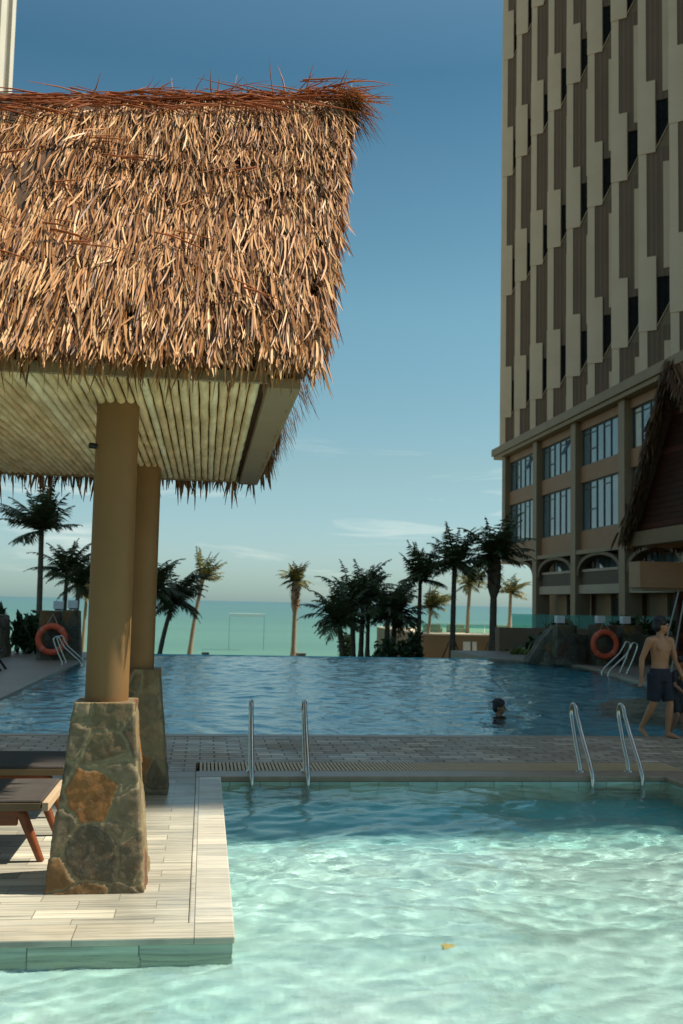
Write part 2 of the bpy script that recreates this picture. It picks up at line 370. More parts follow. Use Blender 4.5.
MT['lamp'] = simple('white_lantern', [(.62,.62,.6), (.72,.72,.7)], 3, .4)
MT['tower_cream'] = simple('lit_cream_cladding', [(.58,.54,.44), (.64,.6,.5)], .3, .6)
MT['tower_grey'] = simple('grey_recess', [(.26,.25,.22), (.31,.30,.26)], .3, .6)

# ------------------------------------------------------------------ setting: ground, sea, decks, pools
WN = -.07           # water level, near pool
WF = -.045          # water level, far pool
EX, EY = .2, 5.6    # hut platform: right edge, front edge
PY0, PY1 = 10.53, 13.82   # walkway
def terrain():
    m = MB(); ys = [34.7, 62, 75, 90, 105, 118, 130, 160]; zs = [-2.4, -2.5, -3.5, -4.6, -5.6, -6.4, -7, -9]
    xs = [-400, -60, -20, 0, 20, 40, 90, 400]
    vs = [(x, y, z) for y, z in zip(ys, zs) for x in xs]; n = len(xs)
    m.add(vs, [(j*n+i, j*n+i+1, (j+1)*n+i+1, (j+1)*n+i) for j in range(len(ys)-1) for i in range(n-1)], True)
    # land behind and beside the pools
    m.add([(-400,-300,-2.4),(400,-300,-2.4),(400,34.7,-2.4),(-400,34.7,-2.4)], [(0,1,2,3)])
    struct('ground', m, MT['ground'], merge=True)
terrain()
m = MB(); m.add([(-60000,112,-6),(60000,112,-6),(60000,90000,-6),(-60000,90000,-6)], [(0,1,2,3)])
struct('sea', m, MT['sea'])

m = MB(); m.box(-7, EX-.235, EY+.24, PY0-.002, -1.6, 0.0); struct('hut_deck', m, MT['deck'])
m = MB(); m.box(-7, EX+.012, EY-.012, EY+.237, -.035, .004); struct('deck_front_coping', m, MT['coping_x'], bevel=.008)
m = MB(); m.box(EX-.232, EX+.012, EY+.24, PY0-.004, -.035, .004); struct('deck_side_coping', m, MT['coping_y'], bevel=.008)
m = MB(); m.box(-7, EX, EY, EY+.236, -1.6, -.037); m.box(EX-.23, EX, EY+.238, PY0-.004, -1.6, -.037); struct('deck_pool_wall', m, MT['poolwall'])

NX1 = 4.84
m = MB()
m.box(-60, NX1+.4, PY0+.94, PY1-.18, -1.6, 0)
struct('walkway', m, MT['walk'])
m = MB(); m.box(NX1+.403, 60, -12, PY1-.18, -1.6, 0); struct('side_walkway', m, MT['walk'])
m = MB(); m.box(NX1, NX1+.4, -12, PY0-.002, -.05, .006); m.box(-60, EX-.24, PY0+.002, PY0+.34, -.05, .002); m.box(EX-.237, NX1+.4, PY0, PY0+.34, -.05, .006); struct('near_pool_coping', m, MT['curb'], bevel=.01)
m = MB(); m.box(NX1+.01, NX1+.399, -12, PY0-.01, -1.6, -.052); m.box(EX-.2, NX1+.39, PY0+.01, PY0+.938, -1.6, -.052); struct('near_pool_wall', m, MT['poolwall_pale'])
m = MB(); m.box(-60, EX-.24, PY0+.343, PY0+.938, -.05, .001); struct('walkway_inner_paving', m, MT['walk'])
m = MB(); m.box(-3.3, 10.2, PY1-.178, PY1+.03, -.06, .006); struct('far_pool_near_coping', m, MT['curb'], bevel=.01)
m = MB(); m.box(-3.3, 10.2, PY1-.15, PY1+.015, -1.6, -.062); struct('far_pool_near_wall', m, MT['curb'])
# drain grate: many slim bars across the channel
gr = thing('drain_grate', 'tan slotted drain grate along the walkway between the pools', 'drain grate', (EX, PY0+.64, 0))
m = MB(); m.box(EX-.2, NX1+.4, PY0+.345, PY0+.935, -.049, -.03); m.build('channel', MT['darkgap'], gr)
m = MB(); x = EX-.198
while x < NX1+.37:
    m.box(x, x+.026, PY0+.37, PY0+.91, -.028, .006); x += .040
m.build('grate_bars', MT['grate'], gr)
m = MB(); m.box(EX-.2, NX1+.4, PY0+.345, PY0+.368, -.028, .005); m.box(EX-.2, NX1+.4, PY0+.912, PY0+.936, -.028, .005); m.build('grate_rim', MT['curb'], gr)

# near pool floor: shallow ledge at the hut, deeper towards the far wall
def floor_near():
    m = MB(); xs = np.linspace(-7.2, NX1+.02, 30); ys = np.concatenate([np.linspace(-3, 6.0, 20), np.linspace(6.04, PY0+.02, 30)]); n = len(xs)
    def dz(y): return -.30 if y < 6.02 else -.40 - .50*min(1, (y-6.02)/3.2)
    vs = [(x, y, dz(y)) for y in ys for x in xs]
    m.add(vs, [(j*n+i, j*n+i+1, (j+1)*n+i+1, (j+1)*n+i) for j in range(len(ys)-1) for i in range(n-1)], True)
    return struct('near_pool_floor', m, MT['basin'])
nfloor = floor_near()

def waves(nw, lmin, lmax, slope, seed, dir0=None, spread=math.pi):
    r = np.random.default_rng(seed)
    L = np.exp(r.uniform(math.log(lmin), math.log(lmax), nw)); k = 2*math.pi/L
    th = r.uniform(-1, 1, nw)*spread + (dir0 or 0); ph = r.uniform(0, 2*math.pi, nw)
    a = slope*math.sqrt(2/nw)/k
    return k*np.cos(th), k*np.sin(th), ph, a
def surface(name, x0, x1, y0, y1, d, z, W, mat, hole=None, warp=.0, ripples=()):
    nx = int((x1-x0)/d)+1; ny = int((y1-y0)/d)+1
    xs = np.linspace(x0, x1, nx); ys = np.linspace(y0, y1, ny); X, Y = np.meshgrid(xs, ys)
    Z = np.zeros_like(X); Xw = X + warp*np.sin(Y*1.7+X*.6); Yw = Y + warp*np.sin(X*1.3-Y*.5+1)
    for kx, ky, p, a in zip(*W): Z += a*np.sin(kx*Xw+ky*Yw+p)
    for sx_, sy_ in ripples:
        rr = np.hypot(X-sx_, Y-sy_); Z += .022*np.exp(-rr/.9)*np.sin(rr*11)
    V = np.stack([X, Y, z+Z], -1).reshape(-1, 3)
    i = np.arange(nx-1); j = np.arange(ny-1); I, J = np.meshgrid(i, j); b = (J*nx+I).ravel()
    Fc = np.stack([b, b+1, b+nx+1, b+nx], 1)
    if hole is not None:
        c = V[Fc].mean(1); Fc = Fc[~hole(c[:,0], c[:,1])]
    me = bpy.data.meshes.new(name); me.from_pydata(V.tolist(), [], Fc.tolist())
    me.polygons.foreach_set('use_smooth', [True]*len(Fc)); me.update(); me.materials.append(mat)
    o = bpy.data.objects.new(name, me); COL.objects.link(o); tag(o, kind='structure'); return o
wn = surface('near_pool_water', -7.0, NX1+.03, -2.9, PY0+.03, .034, WN, waves(170, .065, 1.6, .10, 3, R(90), 1.35), MT['water'],
             lambda x, y: (x < EX-.03) & (y > EY+.03), .15)
wf = surface('far_pool_water', -3.42, 11.9, PY1-.0, 34.42, .08, WF, waves(90, .20, 1.2, .075, 5), MT['water_far'], None, .3, [(4.83, 16.75)])
m = MB(); m.add([(-3.6,PY1-.1,-1.45),(13,PY1-.1,-1.45),(13,34.6,-1.45),(-3.6,34.6,-1.45)], [(0,1,2,3)]); struct('far_pool_floor', m, MT['basin_blue'])
m = MB(); m.box(-3.6, 11.6, 34.42, 34.66, -3.4, -.03); struct('infinity_pool_edge', m, MT['basin_blue'])
# left poolside deck
m = MB(); m.box(-60, -3.42, PY1+.034, 34.66, -2.6, .0); struct('left_pool_deck', m, MT['leftdeck'])
# right poolside deck with a curved edge
def prism(poly, z0, z1):
    m = MB(); n = len(poly)
    m.add([(x,y,z0) for x,y in poly] + [(x,y,z1) for x,y in poly],
          [tuple(range(n,2*n)), tuple(reversed(range(n)))] + [(i,(i+1)%n,(i+1)%n+n,i+n) for i in range(n)])
    return m
edge = [(10.25,PY1+.034),(10.3,18),(10.45,21.9),(10.95,25.5),(11.5,28.6),(11.62,30.2),(11.5,31.8),(11.1,33.2),(10.5,34.0),(9.6,34.45)]
struct('right_pool_deck', prism([(70,PY1+.034)] + [(70,40),(9.6,40)] + edge[::-1], -2.6, .0), MT['leftdeck'])
rim = [(x-.25 if i < 8 else x-.05, y if i < 7 else y-.22) for i, (x, y) in enumerate(edge)]
m = MB()
for i in range(len(edge)-1):
    a, b, c, d = rim[i], edge[i], edge[i+1], rim[i+1]
    m.hexa([(a[0],a[1],-1.5),(b[0]+.004,b[1],-1.5),(c[0]+.004,c[1],-1.5),(d[0],d[1],-1.5)], [(a[0],a[1],.012),(b[0]+.004,b[1],.012),(c[0]+.004,c[1],.012),(d[0],d[1],.012)])
struct('right_pool_coping', m, MT['curb'])
# curved shallow step inside the far pool
poly = [(10.2, 15.1)] + [(10.2-2.9*math.sin(t), 18.2-2.6*math.cos(t)) for t in np.linspace(0, math.pi, 20)] + [(10.2, 21.2)]
struct('far_pool_step', prism(poly, -1.44, -.16), MT['curb'])

# ------------------------------------------------------------------ thatch
def blade(m, root, d, side, L, w, up, droop=.4, n=3, curl=None):
    """one leaf strip: starts at root along d, bends towards gravity"""
    p = Vector(root); d = Vector(d).normalized(); side = Vector(side).normalized()
    vs = []; seg = L/n; up = Vector(up)
    for i in range(n+1):
        ww = w*(.8 if i == 0 else (1 if i < n else .2))
        nn = side.cross(d)
        vs += [p - side*ww/2 + nn*ww*.15, p + side*ww/2 + nn*ww*.15]
        if i < n:
            p = p + d*seg; d = d + Vector((0,0,-1))*droop/n + up*random.uniform(-.06,.06)
            if curl is not None: d += curl*(1/n)
            d.normalize()
    m.add(vs, [(2*i, 2*i+1, 2*i+3, 2*i+2) for i in range(n)], True)
def slope_thatch(m, pt, rows, xr, along, down, nrm, step, Lr=(.28,.50), wr=(.006,.0135), lift=(.02,.17), jit=.17, gap=-.46):
    """pt(s, v): point of the roof surface; s along the eave, v 0 eave .. 1 ridge; leaves hang in courses and lean in tufts"""
    along = Vector(along); down = Vector(down); nrm = Vector(nrm)
    for r in range(rows+1):
        v = r/rows; ph = random.uniform(0, 50)
        s = xr[0]
        while s < xr[1]:
            s += step*random.uniform(.4, 1.6)
            if noise.noise(Vector((s*11, ph, .5))) < gap: continue
            tuft = noise.noise(Vector((s*4.2, ph, 3.1))) + .6*noise.noise(Vector((s*13, ph, 7.1)))
            vv = min(1.0, max(-.01, v + (random.gauss(0,jit) + .30*noise.noise(Vector((s*2.3, ph, 9.))))/rows))
            p = Vector(pt(s, vv)) + nrm*random.uniform(.0,.07)
            d = down + nrm*random.uniform(*lift) + along*(random.gauss(0,.07) + .15*tuft)
            if random.random() < .02: d += along*random.gauss(0,.4) + nrm*.1
            a = (along + nrm*random.uniform(-.7,.7) + down*random.uniform(-.2,.2)).normalized()
            a = (a - d.normalized()*a.dot(d.normalized()))
            blade(m, p, d, a, min(random.uniform(*Lr), (.22+2.5*max(0, vv))*random.uniform(.8,1.25)), random.uniform(*wr), nrm, random.uniform(.05,.35), 5, along*random.gauss(-.15*tuft,.20))
HX0, HX1 = -4.6, .50; HF, HB = 5.78, 10.68; HZ = 2.975; RY, RZ = 8.2, 5.60; RX = 1.0
def rz(x): return RZ + .10*max(0, min(x, 1.3)+1.7)
hut = thing('thatched_hut', 'large thatched poolside hut with ochre columns on tapering stone bases', 'hut', (-2, 8.2, 0))
m = MB()  # solid body of the roof under the leaves
A=(HX0,HF-.02,HZ+.06); B=(HX1+.02,HF-.02,HZ+.06); C_=(RX-.06,RY,rz(RX)-.02); D_=(HX0,RY,RZ-.02); E_=(HX0,HB+.02,HZ+.06); F_=(HX1+.02,HB+.02,HZ+.06)
m.add([A,B,C_,D_,E_,F_], [(0,1,2,3),(5,4,3,2),(1,5,2),(4,0,3),(0,4,5,1)])
m.build('roof_core', MT['thatch_core'], hut)
def xr_at(v): return HX1+.06 + (RX-HX1-.02)*v
def pf(s, v):
    x = HX0 + (xr_at(v)-HX0)*((s-HX0)/(HX1-HX0))
    return (x, HF-.10+(RY-HF+.10)*v, HZ+.16+(rz(x)-HZ-.19)*v + .05*math.sin(v*9))
def pb(s, v):
    x, y, z = pf(s, v); return (x, HB+.10-(HB+.10-RY)*v, z)
sl = math.atan2(RZ-HZ, RY-HF)
dnf = (0,-math.cos(sl),-math.sin(sl)); nf = (0,-math.sin(sl),math.cos(sl))
dnb = (0, math.cos(sl),-math.sin(sl)); nb = (0, math.sin(sl),math.cos(sl))
m = MB()
slope_thatch(m, pf, 11, (-2.3, HX1+.02), (1,0,0), dnf, nf, .00155)
slope_thatch(m, pf, 12, (HX0, -2.3), (1,0,0), dnf, nf, .03, wr=(.03,.05))
# front eave: longer leaves hanging almost straight down
for i in range(900):
    s = random.uniform(-2.4, HX1+.03)
    p = Vector(pf(s, random.uniform(-.01,.05))) + Vector((0,-.02+random.uniform(-.04,.06),random.uniform(.0,.1)))
    blade(m, p, (random.gauss(0,.16), -.3+random.uniform(-.15,.3), -1), (1, random.uniform(-.9,.9), 0), random.uniform(.17,.36), random.uniform(.006,.013), nf, .5, 4, Vector((random.gauss(0,.3),0,0)))
slope_thatch(m, pb, 14, (HX0, HX1+.02), (1,0,0), dnb, nb, .05, wr=(.03,.05))
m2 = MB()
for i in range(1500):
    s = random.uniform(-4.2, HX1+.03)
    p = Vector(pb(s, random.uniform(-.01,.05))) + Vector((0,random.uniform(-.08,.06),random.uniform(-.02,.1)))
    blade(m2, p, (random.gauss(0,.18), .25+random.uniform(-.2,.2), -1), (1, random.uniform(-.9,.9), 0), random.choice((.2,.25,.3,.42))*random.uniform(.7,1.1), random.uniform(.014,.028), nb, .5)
m2.build('rear_fringe', MT['thatch_shade'], hut)  # shade under the rear eave painted into these leaves
# gable end: leaves hang out over the flared verge
for i in range(4200):
    t = random.uniform(0,1); v = random.random()**.9*.93+.07
    y = HF-.05+(RY-HF+.05)*v if i % 2 else HB+.05-(HB+.05-RY)*v
    p = Vector((xr_at(v)-.03+random.uniform(-.06,.07), y, HZ+(rz(RX)-HZ-.02)*v+random.uniform(.04,.14)))
    dn = Vector(dnf if i % 2 else dnb)*.55
    blade(m, p, dn + Vector((random.uniform(-.05,.42), random.gauss(0,.15), -.75)), (random.uniform(-.6,.6), 1, 0), random.uniform(.16,.34), random.uniform(.010,.022), (1,0,0), .5)
for i in range(1700):
    v = random.random()**1.5; w_ = random.uniform(-1,1); y = RY + w_*(HB-HF)/2*(1-v)
    p = Vector((xr_at(v)-.10, y, HZ+.05+(rz(RX)-HZ-.1)*v))
    blade(m, p, (random.uniform(.02,.2), random.gauss(0,.12), -1), (random.uniform(-.4,.4), 1, 0), random.uniform(.18,.34) if v > .1 else .12, random.uniform(.012,.024), (1,0,0), .3)
for i in range(170):   # loose tips at the top corner
    p = Vector((RX+random.uniform(-.12,.08), RY-random.uniform(0,.35), rz(RX)+random.uniform(-.14,.02)))
    blade(m, p, (random.uniform(.1,.8), random.uniform(-.4,.2), random.uniform(-.9,-.1)), (0,1,.2), random.uniform(.2,.42), random.uniform(.012,.02), (1,0,0), .7)
for i in range(160):   # right eave between the verges
    y = random.uniform(HF-.1, HB+.1)
    blade(m, (HX1+.05+random.uniform(-.02,.08), y, HZ+random.uniform(.16,.26)), (random.uniform(.15,.6), random.gauss(0,.2), -1), (0,1,0), random.uniform(.10,.24), random.uniform(.012,.024), (1,0,0), .4)
m.build('thatch', MT['thatch'], hut)
m = MB()  # reddish stalks: ridge bundle and strays
def stalk(a, d, L, r=.007):
    a = Vector(a); d = Vector(d).normalized(); b = a + d*L*.5; c = b + (d + Vector((random.gauss(0,.12),random.gauss(0,.12),-.12)))*L*.5
    m.tube([a,b,c], [r, r*.8, r*.2], 4, True, False)
for i in range(330):
    x = random.uniform(-2.6, RX-.1); sg = random.choice((-1,1,1))
    stalk((x, RY+random.gauss(-.05,.04), rz(x)+random.uniform(-.03,.04)), (sg, random.gauss(-.05,.2), random.gauss(.03,.10)), random.uniform(.2,.6), random.uniform(.005,.010))
for i in range(60):
    x = RX + .05 - abs(random.gauss(0,1.1)) if i < 75 else random.uniform(-1.8, RX)
    stalk((x, RY+random.gauss(-.05,.06), rz(x)), (random.gauss(.35,.55), random.gauss(0,.3), random.uniform(.3,.9)), random.uniform(.14,.34), random.uniform(.004,.008))
for i in range(70):
    stalk((RX-random.uniform(-.02,.45), RY+random.gauss(-.08,.1), rz(RX)+random.uniform(-.05,.05)), (1, random.gauss(-.05,.25), random.gauss(.10,.22)), random.uniform(.2,.42), random.uniform(.005,.009))
for i in range(130):   # band of stalks just below the ridge
    x = random.uniform(-2.0, RX-.1)
    stalk(Vector(pf(HX0+(x-HX0)*.88, random.uniform(.88,1)))+Vector(nf)*.12, (random.choice((1,-1)), random.gauss(-.15,.12), random.gauss(-.15,.12)), random.uniform(.2,.5), random.uniform(.005,.009))
m.build('ridge_stalks', MT['stalk'], hut)
for c in range(22):
    m = MB()
    s = random.uniform(-2., HX1-.35); v = random.uniform(.05,1)**.75; b = Vector(pf(s, v)) + Vector(nf)*random.uniform(.10,.17)
    dx = random.choice((1,1,-1)); tilt = random.gauss(-.3,.45)
    for k in range(random.randint(1,6)):
        stalk(b + Vector((random.gauss(0,.05),0,random.gauss(0,.02))), Vector((dx,0,0)) + Vector(dnf)*(-tilt+random.gauss(0,.1)) + Vector(nf)*random.uniform(0,.12), random.uniform(.12,.34), random.uniform(.0035,.007))
    m.build('stalk_bundle', MT['stalk'], hut)
# soffit of bamboo poles, fascia boards
m = MB(); x = HX0+.1; XB = HX1-.20
while x < XB-.02:
    d = random.uniform(.048,.058); r = d/2; N = 22; pts = []; rad = []
    ph = random.random()*.5
    for k in range(N+1):
        y = HF+.03 + (HB-HF-.06)*k/N
        pts.append((x+r+random.gauss(0,.0012), y, HZ+.022+random.gauss(0,.002)))
        rad.append(r*(1.05 if (k+int(ph*10)) % 5 == 0 else random.uniform(.955,1.0)))
    m.tube(pts, rad, 8, True, True); x += d+.005
m.build('bamboo_ceiling', MT['bamboo'], hut)
m = MB(); m.box(XB+.012, HX1, HF, HB, HZ-.035, HZ+.03); m.build('side_fascia', MT['fascia'], hut, bevel=.006)
for y0_, y1_ in ((HF-.045, HF-.002), (HB+.002, HB+.03)):
    m = MB(); m.box(HX0, XB+.008, y0_, y1_, HZ-.012, HZ+.05); m.build('eave_board', MT['fascia'], hut)
def column(cx, cy, r):
    m = MB(); m.tube([(cx,cy,1.10),(cx,cy,2.0),(cx,cy,HZ+.02)], [r,r,r], 40, True, True)
    c = m.build('column', MT['ochre'], hut)
    m = MB(); n = 120; K = 52; hb, ht = .283, .172; z1 = 1.105; ring = []; ids = []; jn = []
    for j in range(n+1):
        t = j/n; h = hb+(ht-hb)*t; z = z1*t
        for s_ in range(4):
            for i in range(K):
                u = -h + 2*h*i/K
                q = [(u,-h),(h,u),(-u,h),(-h,-u)][s_]; nn = [(0,-1),(1,0),(0,1),(-1,0)][s_]
                if i == 0: nn = [(-.7,-.7),(.7,-.7),(.7,.7),(-.7,.7)][s_]
                p = Vector((cx+q[0], cy+q[1], z))
                w = p*4.1 + Vector((3.3,1.2,7.7)) + noise.noise_vector(p*5)*.16 + noise.noise_vector(p*17)*.05
                dd, pp = noise.voronoi(w); e = dd[1]-dd[0]
                ids.append(noise.cell(pp[0]*7.3)*.5+.5 if False else (math.sin(pp[0].x*127.1+pp[0].y*311.7+pp[0].z*74.7)*43758.5) % 1.0)
                k_ = min(1, max(0, (e-.035)/.055)); jn.append(1-min(1, max(0, (e-.05)/.03)))
                bead = .007*math.exp(-(e/.022)**2)
                o = .011*(k_*(2-k_))*(.4+.9*ids[-1]) + bead + noise.fractal(p*16, 1., 2., 4)*.005 + noise.noise(p*5+pp[0])*.008*k_
                if j == 0 and False: o = 0
                ring.append(p + Vector((nn[0]*o, nn[1]*o, 0)))
    N4 = 4*K
    m.add(ring, [(j*N4+i, j*N4+(i+1)%N4, (j+1)*N4+(i+1)%N4, (j+1)*N4+i) for j in range(n) for i in range(N4)] + [tuple(range(n*N4, n*N4+N4))], True)
    m.sm[-1] = False
    b = m.build('stone_base', MT['stone'], c)
    for nm, vals in (('stone_id', ids), ('joint', jn)):
        at_ = b.data.attributes.new(nm, 'FLOAT', 'POINT'); at_.data.foreach_set('value', vals)
column(-.592, 6.72, .134); column(-.575, 9.86, .125)
m = MB(); m.tube([(-.715,6.66,2.70),(-.755,6.64,2.70)], .018, 8); m.build('hook', MT['black'], hut)

# ------------------------------------------------------------------ loungers
def lounger(y0, y1, x1, label):
    t = thing('sun_lounger', label, 'sun lounger', (x1-.95, (y0+y1)/2, 0), 'loungers under the thatched hut')
    x0 = x1-1.9
    m = MB(); m.box(x0, x1-.045, y0+.012, y1-.012, .345, .405); m.build('mattress', MT['slate'], t, bevel=.012)
    for yy in (y0, y1-.009):
        m = MB(); m.box(x0, x1-.05, yy, yy+.009, .335, .385); m.build('side_board', MT['beam2'], t)
    m = MB(); m.box(x1-.042, x1, y0, y1, .335, .392); m.build('end_board', MT['cream'], t, bevel=.004)
    m = MB(); m.box(x0+.1, x1-.20, y0+.035, y0+.075, .235, .332); m.box(x0+.1, x1-.20, y1-.075, y1-.035, .235, .332); m.build('frame', MT['wood'], t, bevel=.006)
    for yy in (y0+.055, y1-.055):
        for sx in (1, -1):
            m = MB(); xt = x1-.17 if sx > 0 else x0+.17
            a = [(xt-.055*sx,yy,.333),(xt+.0*sx,yy,.30),(xt+.035*sx,yy,.22),(xt+.13*sx,yy,.0)]
            m.tube(a, [.03,.036,.033,.024], 8); m.build('leg', MT['wood'], t)
lounger(7.17, 8.05, -.98, 'dark grey wooden lounger nearest the front stone column base')
lounger(8.58, 9.46, -1.02, 'dark grey wooden lounger behind the nearer one under the hut')
t = thing('sun_lounger', 'dark lounger on the far left deck beside the pool', 'sun lounger', (-5.6, 25.6, 0))
m = MB(); m.box(-6.6, -4.75, 25.2, 25.95, .38, .46); m.build('mattress', MT['slate'], t, bevel=.01)
for x, y, dx in ((-4.95,25.25,.28),(-4.95,25.9,.28),(-6.4,25.25,-.2),(-6.4,25.9,-.2)):
    m = MB(); m.tube([(x,y,.378),(x+dx,y,0)], .03, 8); m.build('leg', MT['black'], t)

# ------------------------------------------------------------------ pool ladders
def rail_path(x, y0, back, fwd, h, dirv=(0,1), zlow=-.9):
    """dirv: unit vector pointing from the pool to the deck"""
    P = []
    def pt(a, z): P.append((x + dirv[0]*a, y0 + dirv[1]*a, z))
    pt(0, .0); pt(.015, .07)
    pt(back*.55, h*.45); pt(back*.95, h*.80)
    for t in np.linspace(0, math.pi, 9): pt(back*.93-.065 + .085*math.cos(t), h-.09 + .09*math.sin(t))
    pt(back*.35-.12, h*.62); pt(-fwd+.04, .12); pt(-fwd-.02, .02); pt(-fwd-.03, -.12); pt(-fwd-.03, zlow)
    return P
def ladder(name, label, xs, y0, h=.70, back=.28, fwd=.33, dirv=(0,1), zlow=-.85):
    c = xs[0] if isinstance(xs[0], tuple) else None
    pos = xs if c else [(x, y0) for x in xs]
    t = thing(name, label, 'pool ladder', ((pos[0][0]+pos[1][0])/2, (pos[0][1]+pos[1][1])/2, 0), 'steel pool ladders')
    for x, y in pos:
        m = MB(); m.tube(rail_path(x, y, back, fwd, h, dirv, zlow), .0215, 12); o = m.build('handrail', MT['steel'], t)
        m = MB(); m.tube([(x,y,.004),(x,y,.022)], [.05,.042], 16); m.build('floor_flange', MT['steel'], o)
    for z in (-.3, -.55):
        m = MB(); a = Vector((*pos[0],0)); b = Vector((*pos[1],0)); off = Vector((dirv[0],dirv[1],0))*(-fwd-.03)
        m.bar(a+off+Vector((0,0,z)), b+off+Vector((0,0,z)), .08, .025); m.build('step', MT['steel'], t)
ladder('pool_ladder', 'steel pool ladder standing nearest the hut deck corner', [.515, 1.075], PY0+.29)
ladder('pool_ladder', 'steel pool ladder at the right corner of the near pool', [4.03, 4.57], PY0+.31)
ladder('pool_ladder', 'small steel ladder at the left deck edge below the lifebuoy', [(-3.62, 27.9), (-3.62, 28.6)], 0, .72, .25, .45, (-1, 0))
ladder('pool_ladder', 'small steel ladder in front of the right stone wall and lifebuoy', [(11.3, 26.9), (11.4, 27.6)], 0, .85, .3, .5, (1, 0))

# ------------------------------------------------------------------ lifebuoys, pillars, lanterns
def torus(m, c, Rr, r, ax, ay, n=36, k=12):
    c = Vector(c); ax = Vector(ax); ay = Vector(ay); az = ax.cross(ay); vs = []
    for i in range(n):
        t = 2*math.pi*i/n; d = ax*math.cos(t)+ay*math.sin(t)
        for j in range(k):
            u = 2*math.pi*j/k; vs.append(c + d*(Rr+r*math.cos(u)) + az*r*math.sin(u))
    m.add(vs, [(i*k+j, ((i+1)%n)*k+j, ((i+1)%n)*k+(j+1)%k, i*k+(j+1)%k) for i in range(n) for j in range(k)], True)
def buoy(c, Rr, label, ax=(1,0,0)):
    c = Vector(c); t = thing('lifebuoy', label, 'lifebuoy', c - Vector((0,0,Rr+.08)), 'orange lifebuoys')
    m = MB(); torus(m, c, Rr, .088, ax, (0,0,1)); m.build('ring', MT['ring'], t)
    axv = Vector(ax)
    for a in (45, 135, 225, 315):
        m = MB(); d = axv*math.cos(R(a)) + Vector((0,0,math.sin(R(a)))); tn = -axv*math.sin(R(a)) + Vector((0,0,math.cos(R(a))))
        q = c + d*Rr; nn = axv.cross(Vector((0,0,1)))
        pts = [q + tn*.0 + (d*math.cos(u) + nn*math.sin(u))*.093 for u in np.linspace(0, 2*math.pi, 13)]
        for w in (-.035,):
            vs = [p - tn*.035 for p in pts] + [p + tn*.035 for p in pts]
            m.add(vs, [(i, i+1, i+14, i+13) for i in range(12)], True)
        m.build('band', MT['ringband'], t)
    top = c + Vector((0,.07,Rr+.34))
    m = MB(); m.tube([c - axv*Rr*.6 + Vector((0,-.03,Rr*.75)), top, c + axv*Rr*.6 + Vector((0,-.03,Rr*.75))], .012, 6); m.build('hanging_rope', MT['rope'], t)
def rough_block(m, x0, x1, y0, y1, z0, z1, taper=.06, n=10, amp=.02):
    vs = []; k = 8
    for j in range(n+1):
        t = j/n; q = taper*t; a0, a1, b0, b1 = x0+q, x1-q, y0+q, y1-q
        per = [(a0+(a1-a0)*i/k, b0) for i in range(k)] + [(a1, b0+(b1-b0)*i/k) for i in range(k)] + [(a1-(a1-a0)*i/k, b1) for i in range(k)] + [(a0, b1-(b1-b0)*i/k) for i in range(k)]
        for x, y in per:
            p = Vector((x, y, z0+(z1-z0)*t)); o = noise.noise_vector(p*3.1)*amp
            if j == 0: o.z = 0
            vs.append(p+o)
    c = 4*k
    m.add(vs, [(j*c+i, j*c+(i+1)%c, (j+1)*c+(i+1)%c, (j+1)*c+i) for j in range(n) for i in range(c)] + [tuple(range(n*c, n*c+c))])
def pillar(x0, x1, y0, y1, h, label, taper=.06):
    m = MB(); rough_block(m, x0, x1, y0, y1, 0, h, taper)
    o = m.build('stone_pillar', MT['stone2'], None, ((x0+x1)/2, (y0+y1)/2, 0)); o.location = ((x0+x1)/2, (y0+y1)/2, 0)
    return tag(o, label, 'stone pillar', 'stone pillars by the pool')
def lantern(x, y, z, label):
    t = thing('lantern', label, 'lantern', (x, y, z), 'white lanterns on stone pillars')
    m = MB(); m.box(x-.09, x+.09, y-.09, y+.09, z, z+.04); m.build('base', MT['frame'], t)
    m = MB(); m.box(x-.13, x+.13, y-.13, y+.13, z+.042, z+.27); m.build('shade', MT['lamp'], t, bevel=.01)
pillar(-4.62, -4.0, 30, 30.8, 1.36, 'dark stone pillar behind the left lifebuoy', .05)
pillar(-4.02, -3.45, 30.15, 30.8, 1.38, 'dark stone pillar directly right of the left lifebuoy', .08)
lantern(-4.13, 30.45, 1.37, 'white lantern above the left lifebuoy pillar')
lantern(-3.74, 30.5, 1.40, 'white lantern on the pillar just right of the left lifebuoy')
buoy((-4.19, 29.82, .58), .36, 'orange lifebuoy hanging on the left stone pillar')
m = MB(); rough_block(m, -7.3, -5.63, 30.5, 32, 0, 1.2, .12, amp=.06); o = m.build('stone_wall', MT['stone2']); tag(o, 'rough dark stone wall at the left edge of the pool deck', 'stone wall')
# right: stone wall with pillars
m = MB(); rough_block(m, 10.9, 16.5, 31.7, 32.3, 0, .92, .03, amp=.03); tag(m.build('stone_wall', MT['stone2']), 'long rough stone wall behind the right lifebuoy', 'stone wall')
m = MB()
vs = [(10.15,31.9,0),(11.0,31.55,0),(11.0,32.6,0),(10.2,32.7,0),(10.62,32.0,.72),(11.0,31.75,1.18),(11.0,32.4,1.18),(10.66,32.5,.72)]
m.hexa(vs[:4], vs[4:]); bm_ = m
o = m.build('boulder', MT['stone2']); tag(o, 'sloping rock ramp at the left end of the right stone wall', 'boulder')
sd = o.modifiers.new('s', 'SUBSURF'); sd.levels = sd.render_levels = 3; sd.subdivision_type = 'SIMPLE'; tx = bpy.data.textures.new('rock', 'CLOUDS'); tx.noise_scale = .45; dm = o.modifiers.new('d', 'DISPLACE'); dm.texture = tx; dm.strength = .2; sd.levels = sd.render_levels = 4
pillar(10.8, 11.45, 31.1, 31.66, 1.22, 'stone pillar left of the right lifebuoy, under its lantern')
pillar(11.95, 12.75, 30.9, 31.66, 1.24, 'stone pillar carrying the right lifebuoy')
